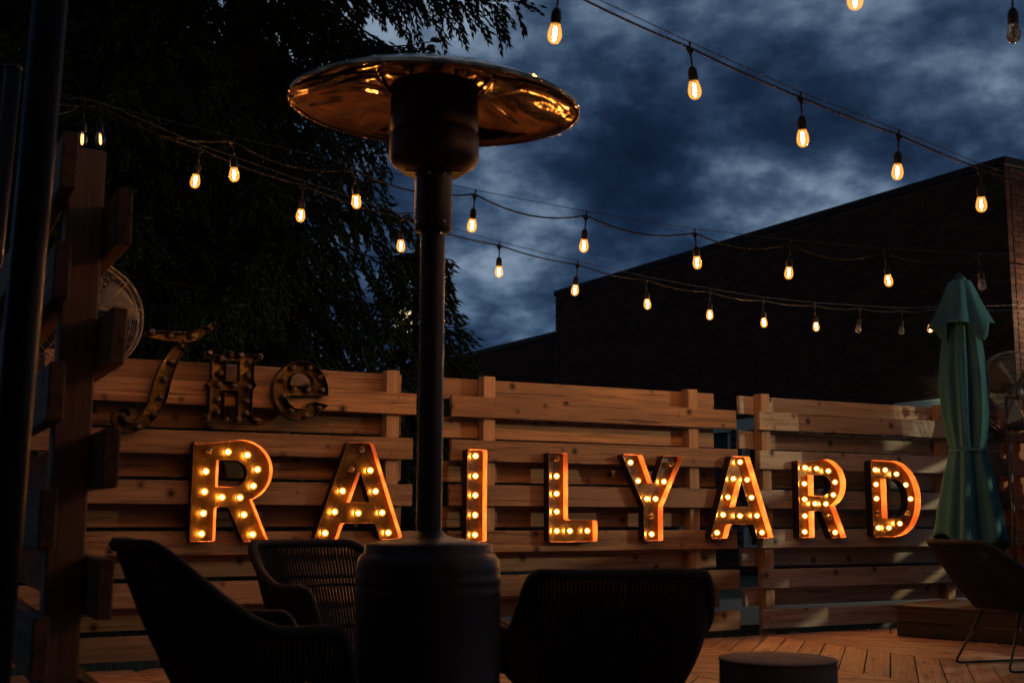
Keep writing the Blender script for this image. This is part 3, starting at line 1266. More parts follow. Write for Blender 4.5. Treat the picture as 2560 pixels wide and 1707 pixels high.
stem = stroke([(800, 205, 60), (775, 235, 78), (745, 275, 95), (690, 355, 125), (625, 480, 150), (575, 620, 165), (545, 740, 165), (500, 850, 150), (430, 950, 135), (330, 1035, 105), (235, 1050, 95), (160, 1015, 120), (150, 935, 130), (215, 905, 95), (235, 945, 40)])
arm = stroke([(390, 135, 20), (460, 140, 62), (600, 150, 95), (740, 165, 95), (860, 160, 100), (960, 115, 80), (1060, 55, 40), (1100, 20, 12)])
small_letter('unlit dark marquee letter T with a curled foot, rising above the fence beside the fan', [[stem], [arm]],
             [(470, 120), (650, 155), (855, 155), (1030, 72), (765, 250), (660, 405), (590, 580), (550, 755), (485, 925), (335, 1045), (185, 945)])
Hh = [(985, 300), (1080, 345), (1180, 335), (1195, 310), (1255, 315), (1290, 330), (1395, 345), (1400, 330), (1545, 345), (1550, 385), (1490, 395), (1475, 430),
      (1470, 590), (1500, 640), (1462, 690), (1450, 930), (1470, 975), (1530, 985), (1530, 1030), (1440, 1015), (1330, 1010), (1250, 1005), (1240, 985), (1315, 930), (1322, 690),
      (1190, 685), (1180, 900), (1205, 960), (1215, 1000), (1130, 990), (1020, 995), (965, 985), (970, 945), (1030, 910), (1045, 660), (1010, 620), (1055, 580), (1065, 380), (995, 350)]
Hhole = [(1205, 395), (1335, 395), (1330, 605), (1200, 595)]
small_letter('unlit dark marquee letter H with spurred serifs on the left fence panel', [[Hh, Hhole]],
             [(1032, 325), (1150, 385), (1240, 335), (1340, 345), (1420, 415), (1525, 360), (1140, 520), (1410, 545), (1130, 638), (1270, 640), (1418, 660), (1115, 775), (1400, 795), (1110, 900), (1400, 915), (1010, 965), (1190, 980), (1310, 975), (1500, 993)])
eo = arc(1915, 692, 265, 292, 0, 322, 46)
eo = [(x, 2 * 692 - y) for x, y in eo]
ei = [(1830, 735)] + [(1925 + 155 * math.cos(R(a)), 690 - 175 * math.sin(R(a))) for a in range(200, 316, 8)]
E_out = [(2205, 735)] + [(2200, 690)] + [p for p in eo if not (p[0] > 2150 and p[1] > 660 and p[1] < 730)]
e_poly = []
for a in range(0, 318, 7):
    e_poly.append((1930 + 270 * math.cos(R(a)), 692 - 290 * math.sin(R(a))))
e_poly = [(2200, 738)] + e_poly + [(2205, 835), (2065, 795)]
e_poly += [(1930 + 150 * math.cos(R(a)), 705 - 165 * math.sin(R(a))) for a in range(318, 195, -9)] + [(1835, 738)]
e_hole = [(1835, 640)] + [(1945 + 115 * math.cos(R(a)), 625 - 115 * math.sin(R(a))) for a in range(175, -1, -12)] + [(2062, 640)]
small_letter('unlit dark marquee letter e, last of the small word on the left fence panel', [[e_poly, e_hole]],
             [(1850, 470), (2015, 465), (2120, 560), (1760, 580), (2135, 690), (1995, 685), (1855, 675), (1755, 745), (1830, 885), (1980, 935), (2105, 865)])


# ------------------------------------------------------------------ patio heater
HY = 3.45
hx = at_y(1073, 1288, HY)
HXY = (hx[0], hx[1])


def hz(py):
    return float(at_y(1073, py * D, HY)[2])


def hr(pxw):
    return pxw * D / FPX * HY * 1.0 / 2


heater = empty('patio_heater', (HXY[0], HXY[1], 0))
tag(heater, 'tall bronze patio heater with a wide dish reflector in the middle foreground', 'patio heater')
b = MB()
zt = hz(1262)
rt = hr(325)
b.lathe([(rt * 1.06, 0.0), (rt * 1.06, .045), (rt * 1.0, .055), (rt, zt - .128), (rt * 1.004, zt - .122), (rt * 1.004, zt - .105), (rt * .992, zt - .100),
         (rt * 1.006, zt - .092), (rt * 1.006, zt - .075), (rt * .992, zt - .068), (rt, zt - .055), (rt * .985, zt - .030), (rt * .93, zt - .012), (rt * .895, zt - .008),
         (rt * .89, zt + .012), (rt * .87, zt + .018), (rt * .60, zt + .027), (rt * .33, zt + .036), (rt * .24, zt + .043), (rt * .205, zt + .052), (0.03, zt + .054)], 72)
tank = b.build('tank_housing', M['heater'], heater)
# handle recess, framed, on the right front
hb = MB()
ha = R(-52)
for (w, h, r0, mi) in ((.075, .045, rt + .002, 0), (.060, .030, rt + .004, 1)):
    v = []
    n = 8
    for k in range(n + 1):
        a = ha + (k / n - .5) * w / rt
        for zz in (hz(1416) - h / 2, hz(1416) + h / 2):
            for rr in (r0 - .01, r0):
                v.append((rr * math.cos(a), rr * math.sin(a), zz))
    fs = []
    for k in range(n):
        i = k * 4
        fs += [(i + 1, i + 5, i + 7, i + 3), (i, i + 1, i + 5, i + 4), (i + 2, i + 3, i + 7, i + 6)]
    fs += [(0, 1, 3, 2), (n * 4, n * 4 + 1, n * 4 + 3, n * 4 + 2)]
    hb.add(v, fs, mi)
hb.build('handle', [M['heater'], M['black']], tank)
b = MB()
rp = hr(58)
b.lathe([(rp, zt + .04), (rp, hz(525))], 32)
pole = b.build('pole', M['heater'], heater)
b = MB()
rc = hr(88)
b.lathe([(rp * .98, hz(536)), (rc * .9, hz(534)), (rc, hz(526)), (rc, hz(400)), (rc * .97, hz(388)), (rp, hz(386))], 40)
collar = b.build('collar', M['heater'], heater)
sb = MB()
for (a, zz, rr) in [(R(-55), hz(408), rc), (R(-55), hz(517), rc), (R(-100), hz(408), rc), (R(-55), hz(540), rp), (R(-140), hz(517), rc)]:
    p = np.array([math.cos(a), math.sin(a), 0])
    c = p * rr
    sb.tube([(c[0], c[1], zz), (c[0] + p[0] * .005, c[1] + p[1] * .005, zz), (c[0] + p[0] * .007, c[1] + p[1] * .007, zz)], [.006, .006, .002], 10)
sb.build('bolts', M['bolt'], collar)
b = MB()
rb_ = hr(213)
b.lathe([(rc * .9, hz(398)), (rb_ * .62, hz(400)), (rb_ * .93, hz(378)), (rb_ * 1.0, hz(365)), (rb_ * 1.0, hz(325)), (rb_ * .985, hz(315)), (rb_ * .955, hz(309)), (rb_ * .945, hz(304)), (rb_ * .975, hz(299)),
         (rb_ * .985, hz(285)), (rb_ * .985, hz(215)), (rb_ * 1.0, hz(212)), (rb_ * 1.0, hz(204)), (rb_ * .96, hz(202)), (rb_ * .5, hz(200)), (.001, hz(199))], 64)
burner = b.build('burner_head', M['burner'], heater)
sb = MB()
for s in (-1, 1):
    a = R(-90 + 62 * s)
    c0 = np.array([rc * math.cos(a), rc * math.sin(a)])
    sb.box((c0[0] - .02 + s * .012, c0[1] - .004, hz(402)), (c0[0] + .02 + s * .012, c0[1] + .004, hz(392)))
sb.build('bracket', M['bolt'], burner)
# reflector dish
zr = hz(252)
RR = hr(676) * 1.02
TL = Matrix.Rotation(R(2.2), 4, 'Y') @ Matrix.Rotation(R(3.0), 4, 'X')
b = MB()
prof = [(RR, 0.0), (RR * 1.004, .006), (RR * .996, .012), (RR * .94, .026), (RR * .80, .052), (RR * .62, .076), (RR * .43, .093), (RR * .40, .091), (RR * .38, .096), (RR * .22, .107), (.001, .111)]
b.lathe(prof, 96)
o = b.build('reflector_dish', M['reflector'], heater)
o.matrix_parent_inverse = Matrix.Identity(4)
dz_ = Matrix.Translation((0, 0, zr)) @ TL
for v in o.data.vertices:
    v.co = dz_ @ v.co
mod = o.modifiers.new('sheet', 'SOLIDIFY')
mod.thickness = 0.0015
mod.offset = 1
refl = o
# rolled lip, panel seams and rivets
lb = MB()
lb.tube([dz_ @ Vector((RR * math.cos(a), RR * math.sin(a), .002)) for a in np.linspace(0, 2 * math.pi, 97)[:-1]], .0042, 6, closed=True)
lb.build('rolled_lip', M['reflector'], refl)
for k, a in enumerate((R(-18), R(-162), R(95))):
    sm = MB()
    pts = []
    for r_, z in prof[2:7]:
        pts.append(dz_ @ Vector((r_ * math.cos(a), r_ * math.sin(a), z - .003)))
    sm.tube(pts, .0032, 6)
    for q in pts[1:]:
        sm.tube([q, q - Vector((0, 0, .006))], .006, 8)
    sm.build('seam', M['burner'], refl)
ib = MB()
ib.tube([dz_ @ Vector((RR * .41 * math.cos(a), RR * .41 * math.sin(a), .087)) for a in np.linspace(0, 2 * math.pi, 65)[:-1]], .003, 6, closed=True)
ib.build('inner_ring', M['reflector'], refl)
for a in (R(-128), R(-52), R(90)):
    st = MB()
    st.tube([(rb_ * .8 * math.cos(a), rb_ * .8 * math.sin(a), hz(203)), tuple(dz_ @ Vector((rb_ * .8 * math.cos(a), rb_ * .8 * math.sin(a), .100)))], .006, 8)
    st.build('standoff', M['black'], heater)
for a in (R(-160), R(-20)):
    st = MB()
    st.tube([(rb_ * .97 * math.cos(a), rb_ * .97 * math.sin(a), hz(232)), tuple(dz_ @ Vector((RR * .40 * math.cos(a), RR * .40 * math.sin(a), .086)))], .005, 6)
    st.build('arm', M['black'], heater)

# ------------------------------------------------------------------ string lights
def string_bulb_mesh(lit):
    """origin at the hook on the wire, hanging down"""
    mb = MB()
    g0 = -0.118
    gp = [(0.0005, g0 - .066), (.010, g0 - .0645), (.0175, g0 - .058), (.0218, g0 - .047), (.0225, g0 - .038), (.0205, g0 - .024), (.0165, g0 - .010), (.0135, g0)]
    mb.lathe(gp, 18, mi=0)
    if lit:
        for dx, dy in ((.0030, 0), (-.0030, 0)):
            mb.lathe([(0.0003, g0 - .052), (.0022, g0 - .050), (.0026, g0 - .035), (.0020, g0 - .014), (0.0003, g0 - .012)], 6, (dx, dy, 0), mi=1)
    else:
        mb.lathe([(0.0003, g0 - .046), (.0025, g0 - .044), (.0025, g0 - .014), (0.0003, g0 - .012)], 6, mi=1)
    return mb.mesh('bulb', [M['string_glass'] if lit else M['off_glass'], M['filament'] if lit else M['filament_off']])


def socket_mesh():
    mb = MB()
    g0 = -0.118
    mb.lathe([(.0150, g0 - .004), (.0165, g0), (.0160, g0 + .012), (.0172, g0 + .016), (.0150, g0 + .036), (.0095, g0 + .046), (.0045, g0 + .050)], 14)
    mb.tube([(0, 0, g0 + .048), (.0015, 0, -.045), (0, 0, -.004)], .0038, 6)
    mb.tube([(-.016, 0, -.004), (-.008, 0, -.012), (0, 0, -.028), (.008, 0, -.012), (.016, 0, -.004)], .0050, 6)
    mb.tube([(0, 0, -.006), (.003, 0, .016), (0, 0, .022)], .004, 6)
    return mb.mesh('socket', [M['rubber']])


ME_SB_ON, ME_SB_OFF, ME_SOCK = string_bulb_mesh(True), string_bulb_mesh(False), socket_mesh()
ME_SB_SOFT = ME_SB_ON.copy()
ME_SB_SOFT.name = 'soft_bulb'
ME_SB_SOFT.materials[1] = M['filament_soft']
ME_SB_DIM = ME_SB_ON.copy()
ME_SB_DIM.name = 'dim_bulb'
ME_SB_DIM.materials[1] = M['filament_dim']
ME_SB_DIM.materials[0] = M['string_glass_off']


def string_light(label, hooks, lit, ends, sag=0.02, wire_up=.020, droop=None, group='strings of hanging bulbs'):
    """hooks: world points of the sockets on the cable; ends: anchor points before the first and after the last"""
    allp = [np.array(ends[0])] + [np.array(h) for h in hooks] + [np.array(ends[1])]
    o0 = allp[0]
    e = empty('string_light', tuple(o0))
    tag(e, label, 'string light', group)
    cb = MB()
    pts = []
    for i in range(len(allp) - 1):
        a, c = allp[i], allp[i + 1]
        sg = sag * (1 if 0 < i < len(allp) - 2 else 1.2) * rnd.uniform(.75, 1.25)
        for k in range(8):
            t = k / 8
            p = a + (c - a) * t
            p = p + np.array([0, 0, -4 * sg * t * (1 - t)])
            pts.append(p - o0)
    pts.append(allp[-1] - o0)
    cb.tube(pts, .0038, 6)
    cb.build('cable', M['rubber'], e)
    wb = MB()
    wp = [p - o0 + np.array([0, 0, wire_up if 0 < i < len(allp) - 1 else .03]) for i, p in enumerate(allp)]
    # smooth the wire a little: it hangs on its own
    wb.tube(wp, .0018, 5)
    wb.build('support_wire', M['wire'], e)
    for i, h in enumerate(hooks):
        p = np.array(h) - o0
        d = allp[i + 2] - allp[i]
        s = link('socket', ME_SOCK, e, tuple(p), (rnd.uniform(-.09, .09), rnd.uniform(-.09, .09), math.atan2(d[1], d[0])))
        link('bulb', (ME_SB_OFF, ME_SB_ON, ME_SB_DIM, ME_SB_SOFT)[lit[i]], s)
    return e


def hooks_from(px, d0, d1):
    """bulb glass centres in view pixels; distance runs evenly (1/d linear in x) from d0 at the first given x to d1"""
    (xa, da), (xb, db) = d0, d1
    out = []
    for x, y in px:
        inv = 1 / da + (1 / db - 1 / da) * (x - xa) / (xb - xa)
        r = ray(x * D, y * D)
        p = CAMP + r / inv
        out.append(p + np.array([0, 0, .155]))
    return out


# far ends
A_px = [(1283, 78), (1586, 210), (1842, 318), (2068, 398), (2255, 470)]
A_h = hooks_from(A_px, (1283, 3.7), (2255, 4.9))
stepA = A_h[0] - A_h[1]
extA = [A_h[0] + stepA * k + np.array([0, 0, .012 * k * k]) for k in range(1, 0, -1)]
endA = A_h[-1] + (A_h[-1] - A_h[-2]) * 2.6 + np.array([0, 0, .05])
string_light('nearest string of bulbs slanting down across the open sky to the building corner', extA + A_h, [0] + [3] * 5,
             (extA[0] + stepA * .6 + np.array([0, 0, .05]), endA), sag=.006)
B_px = [(222, 322), (456, 418), (695, 497), (917, 567), (1146, 627), (1327, 668), (1483, 700), (1631, 725), (1753, 742), (1872, 752), (1977, 757), (2073, 760), (2160, 757)]
B_h = hooks_from(B_px, (456, 5.4), (1872, 8.2))
B_h[-1] = CAMP + (B_h[-1] - CAMP) * 1.03 + np.array([-.07, 0, 0])
C_px = [(187, 320), (533, 403), (812, 465), (1090, 520), (1346, 567), (1597, 605), (1817, 628), (2033, 647), (2253, 655)]
C_h = hooks_from(C_px, (533, 5.2), (2033, 6.2))
# second steel pole at the far left carries the left ends
p2_top = at_y(34, 174, 4.55)
anchor_l = p2_top + np.array([0, 0, -.10])
string_light('lower of the two long strings, running from the left pole to the green umbrella', B_h, [2, 1, 1, 1, 1, 1, 1, 1, 1, 1, 0, 0, 1],
             (anchor_l, B_h[-1] + (B_h[-1] - B_h[-2]) * 5.0), sag=.018)
string_light('upper of the two long strings, its cable sagging deeply between the bulbs', C_h, [2, 3, 3, 3, 3, 3, 3, 3, 0],
             (anchor_l + np.array([0, 0, -.03]), C_h[-1] + (C_h[-1] - C_h[-2]) * 2.2), sag=.045)
D_px = [(1960, 2), (2330, 78)]
D_h = hooks_from(D_px, (1960, 3.35), (2330, 3.75))
stepD = (D_h[0] - D_h[1])
extD = [D_h[0] + stepD * k for k in range(1, 0, -1)]
extD2 = [D_h[1] - stepD * k for k in range(1, 3)]
string_light('string above the picture, one lit and one dark bulb hanging in, top right', extD + D_h + extD2, [0, 3, 0, 0, 3],
             (extD[0] + stepD, extD2[-1] - stepD), sag=.02)

# one more string out to the right of the picture
E_h = [np.array(p) for p in ((1.75, 1.45, 2.42), (2.2, 1.83, 2.38), (2.65, 2.21, 2.37), (3.1, 2.59, 2.40))]
string_light('string of lit bulbs out of the picture to the right of the camera', E_h, [0, 3, 1, 3], (E_h[0] * 2 - E_h[1], E_h[-1] * 2 - E_h[-2]), sag=.02)

# ------------------------------------------------------------------ steel poles at the left edge
def steel_pole(a, c, rad, label):
    a, c = np.array(a), np.array(c)
    d = (c - a) / (c[2] - a[2])
    base = a - d * a[2]
    e = empty('steel_pole', tuple(base))
    tag(e, label, 'pole')
    mb = MB()
    top = (c - base)
    mb.tube([(0, 0, 0), tuple(top * .5), tuple(top)], rad, 28)
    p = mb.build('shaft', M['pole'], e)
    cp = MB()
    cp.tube([tuple(top), tuple(top + np.array([0, 0, .012])), tuple(top + np.array([0, 0, .016]))], [rad * 1.06, rad * 1.06, rad * .5], 28)
    cp.build('cap', M['black'], e)
    fl = MB()
    fl.tube([(0, 0, .0), (0, 0, .012)], rad * 2.0, 24)
    fl.build('base_plate', M['pole'], e)
    return e


pa = at_y(20, 1222, 2.35)
pb_ = at_y(126, 0, 2.35)
steel_pole(pa, pa + (pb_ - pa) * 1.25, 42 / FPX * 2.42, 'thick dark steel pole leaning at the left edge, running out of the top')
pa = at_y(-18, 700, 4.55)
steel_pole(pa, p2_top, 21 / FPX * 4.6, 'thinner dark steel pole behind the thick one, ending below the top at far left')


# ------------------------------------------------------------------ fans
def fan(name_label, centre, axis_rz, tilt, rad, mg, mblade, stand_h, back_view, post_xy=None, badge=False):
    e = empty('fan', (centre[0], centre[1], centre[2] - stand_h))
    tag(e, name_label, 'fan')
    T = Matrix.Translation((0, 0, stand_h)) @ Matrix.Rotation(axis_rz, 4, 'Z') @ Matrix.Rotation(tilt, 4, 'X')
    tp = lambda p: tuple(T @ Vector(p))
    # local: axis along y, -y towards the viewer
    g = MB()

    def dome(side, depth, rings, mb):
        for i in range(1, rings + 1):
            f = i / rings
            rr = rad * (0.16 + .84 * f)
            yy = side * (depth * math.sqrt(max(0, 1 - f ** 2.4)) + .03)
            mb.tube([tp((rr * math.cos(a), yy, rr * math.sin(a))) for a in np.linspace(0, 2 * math.pi, 49)[:-1]], .0011 if i < rings else .004, 4, closed=True)
        for k in range(10):
            a = 2 * math.pi * k / 10 + .2
            pts = []
            for i in range(0, 9):
                f = i / 8
                rr = rad * (0.16 + .84 * f)
                yy = side * (depth * math.sqrt(max(0, 1 - f ** 2.4)) + .032)
                pts.append(tp((rr * math.cos(a), yy, rr * math.sin(a))))
            mb.tube(pts, .0016, 4)
    dome(-1, rad * .42, 20, g)
    gd = g.build('front_guard', mg, e)
    g = MB()
    dome(1, rad * .30, 9, g)
    g.build('rear_guard', mg, e)
    for k in range(3):
        a0 = 2 * math.pi * k / 3 + .5
        mb = MB()
        v = []
        n, m_ = 8, 6
        for i in range(n + 1):
            f = .18 + .72 * i / n
            for j in range(m_ + 1):
                a = a0 + (j / m_ - .5) * (1.15 - .2 * f)
                yy = (j / m_ - .5) * .10
                v.append(tp((rad * f * math.cos(a), yy, rad * f * math.sin(a))))
        fs = [(i * (m_ + 1) + j, (i + 1) * (m_ + 1) + j, (i + 1) * (m_ + 1) + j + 1, i * (m_ + 1) + j + 1) for i in range(n) for j in range(m_)]
        mb.add(v, fs, 0, True)
        bl = mb.build('blade', mblade, e)
        md = bl.modifiers.new('sheet', 'SOLIDIFY')
        md.thickness = .003
    h = MB()
    hub = [(.001, -.07), (.03, -.07), (.045, -.05), (.05, .02), (.03, .03), (.001, .03)]
    h.lathe([(r_ * rad / .3, y) for r_, y in hub], 20)
    h.v = [tp((x, z, y)) for x, y, z in h.v]
    h.build('hub', M['black'], e)
    if back_view:
        # motor and its strap bracket stand out behind, towards the viewer
        mb = MB()
        mb.lathe([(.001, -.20 * rad / .3), (.050 * rad / .3, -.20 * rad / .3), (.056 * rad / .3, -.18 * rad / .3), (.056 * rad / .3, -.09 * rad / .3), (.04 * rad / .3, -.075 * rad / .3)], 20)
        mb.v = [tp((x, z, y)) for x, y, z in mb.v]
        mo = mb.build('motor', M['black'], e)
        sb_ = MB()
        sb_.tube([tp((rad * x, -rad * (.50 + .16 * (1 - (x / .5) ** 2)), rad * .02)) for x in np.linspace(-.45, .45, 9)], .012, 6)
        sb_.build('strap', M['black'], mo)
    if badge:
        mb = MB()
        mb.lathe([(.001, 0), (.04, 0), (.044, -.006), (.03, -.012), (.001, -.013)], 24)
        mb.v = [tp((x * 1.2, z - rad * .42 - .04, y * .85)) for x, y, z in mb.v]
        mb.build('badge', M['badge'], gd)
    st = MB()
    px_, py_ = (0, .10) if not post_xy else post_xy
    bx_, by_, _z = tp((0, .12, 0))
    st.tube([(bx_, by_, 0), (bx_, by_, stand_h - .02)], .016, 12)
    st.tube([(bx_, by_, stand_h - .02), tp((0, .03, 0))], .018, 10)
    st.build('stand', M['black'], e)
    fb = MB()
    fb.tube([(bx_, by_, 0), (bx_, by_, .015), (bx_, by_, .03)], [.18, .17, .03], 28)
    fb.build('foot', M['black'], e)
    return e


fc = at_y(198 * D, 727 * D, 5.2)
fan('round wire-guarded pedestal fan behind the left post, black motor towards us', fc, R(38), 0, 138 / FPX * 5.3, M['fan_guard'], M['fan_blade'], fc[2], True)
fc = at_y(2332 * D, 903 * D, 9.7)
fan('dark round fan with an oval badge at the right edge beside the umbrella', fc, R(12), 0, 103 / FPX * 9.9, M['fan_guard_dark'], M['fan_blade_dark'], fc[2], False, badge=True)

# ------------------------------------------------------------------ closed umbrella
UY = 9.0
uc = at_y(2232 * D, 1288, UY)
umb = empty('patio_umbrella', (uc[0], uc[1], 0))
tag(umb, 'closed teal green patio umbrella tied round the middle at the right', 'umbrella')


def uz(py):
    return float(at_y(2232 * D, py * D, UY)[2])


def ur(w):
    return w * D / FPX * UY / 2


def cloth_tube(name, rows, hem, nth, seed, fold):
    """rows: (z, radius, pleat) top to bottom; hem(theta)->extra drop at the last row"""
    rr = random.Random(seed)
    ph = [rr.uniform(0, 6.28) for _ in range(6)]
    n = 120
    v = []
    for i, (z, r_, pl_) in enumerate(rows):
        f = i / (len(rows) - 1)
        for k in range(n):
            a = 2 * math.pi * k / n
            w = pl_ * (math.sin(nth * a + ph[0] + .7 * math.sin(2 * a + ph[1]) + f * .5) + .45 * math.sin(2.3 * nth * a + ph[2]) * (1 - .3 * f) + .4 * math.sin(3 * a + ph[3]))
            rad = r_ * (1 + w)
            zz = z - hem(a) * f ** 3
            v.append((rad * math.cos(a), rad * math.sin(a), zz))
    fs = [(i * n + k, (i + 1) * n + k, (i + 1) * n + (k + 1) % n, i * n + (k + 1) % n) for i in range(len(rows) - 1) for k in range(n)]
    mb = MB()
    mb.add(v, fs, 0, True)
    o = mb.build(name, M['cloth'], umb)
    md = o.modifiers.new('cloth', 'SOLIDIFY')
    md.thickness = .003
    return o


def interp_rows(keys, n):
    ys = [k[0] for k in keys]
    out = []
    for i in range(n):
        y = ys[0] + (ys[-1] - ys[0]) * i / (n - 1)
        r_ = np.interp(y, ys, [k[1] for k in keys])
        p = np.interp(y, ys, [k[2] for k in keys])
        out.append((uz(y), ur(r_), p))
    return out


cloth_tube('canopy', interp_rows([(700, 60, .10), (820, 88, .15), (880, 96, .17), (960, 90, .17), (1010, 78, .15), (1030, 72, .10), (1045, 76, .13), (1100, 96, .18), (1180, 120, .20), (1245, 140, .20)], 44),
           lambda a: .04 * math.sin(3 * a + 1.0) + .025 * math.sin(7 * a), 6, 3, 0)
cloth_tube('vent_cap', interp_rows([(640, 14, .0), (643, 44, .04), (665, 62, .08), (705, 88, .15), (735, 112, .20), (748, 122, .22)], 16),
           lambda a: .15 * max(0, math.sin(4 * a + .35)) ** 1.5, 4, 5, 0)
b = MB()
b.tube([(ur(73) * 1.06 * math.cos(a), ur(73) * 1.06 * math.sin(a), uz(1032) + .01 * math.sin(a)) for a in np.linspace(0, 2 * math.pi, 41)[:-1]], .014, 6, closed=True)
b.build('tie_strap', M['cloth'], umb)
b = MB()
b.tube([(0, 0, 0), (0, 0, uz(650))], .022, 16)
b.build('pole', M['pole'], umb)
b = MB()
b.lathe([(.045, uz(646)), (.05, uz(641)), (.03, uz(634)), (.012, uz(628)), (.001, uz(627))], 20)
b.build('finial', M['black'], umb)
# added copy out of view, keeps the floodlight off the first umbrella
umb_blocker = umb.copy()
COL.objects.link(umb_blocker)
p_ = site(6.2, -2.95, 0)
umb_blocker.location = (p_[0], p_[1], 0)
umb_blocker.rotation_euler = (0, 0, 1.1)
umb_blocker['label'] = 'added umbrella copy out of view to the right, blocking the floodlight'
umb['group'] = umb_blocker['group'] = 'closed patio umbrellas'
for ch_ in list(umb.children):
    c_ = ch_.copy()
    COL.objects.link(c_)
    c_.parent = umb_blocker
# low timber box the umbrella stands in
q0 = at_z(2242.7, 1589, 0)
q1 = at_z(2509.7, 1609, 0)
dv = (q1 - q0) / np.linalg.norm(q1 - q0)
ang_b = math.atan2(dv[1], dv[0])
bx = empty('timber_box', tuple(q0), ang_b)
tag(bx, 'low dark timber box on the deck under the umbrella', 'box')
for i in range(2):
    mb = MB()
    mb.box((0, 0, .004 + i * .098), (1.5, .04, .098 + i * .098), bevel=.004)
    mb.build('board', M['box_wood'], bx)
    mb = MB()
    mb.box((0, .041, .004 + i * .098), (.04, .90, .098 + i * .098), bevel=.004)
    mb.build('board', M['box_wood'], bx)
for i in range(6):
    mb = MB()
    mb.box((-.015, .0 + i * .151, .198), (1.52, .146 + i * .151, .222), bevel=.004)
    mb.build('board', M['box_wood'], bx)


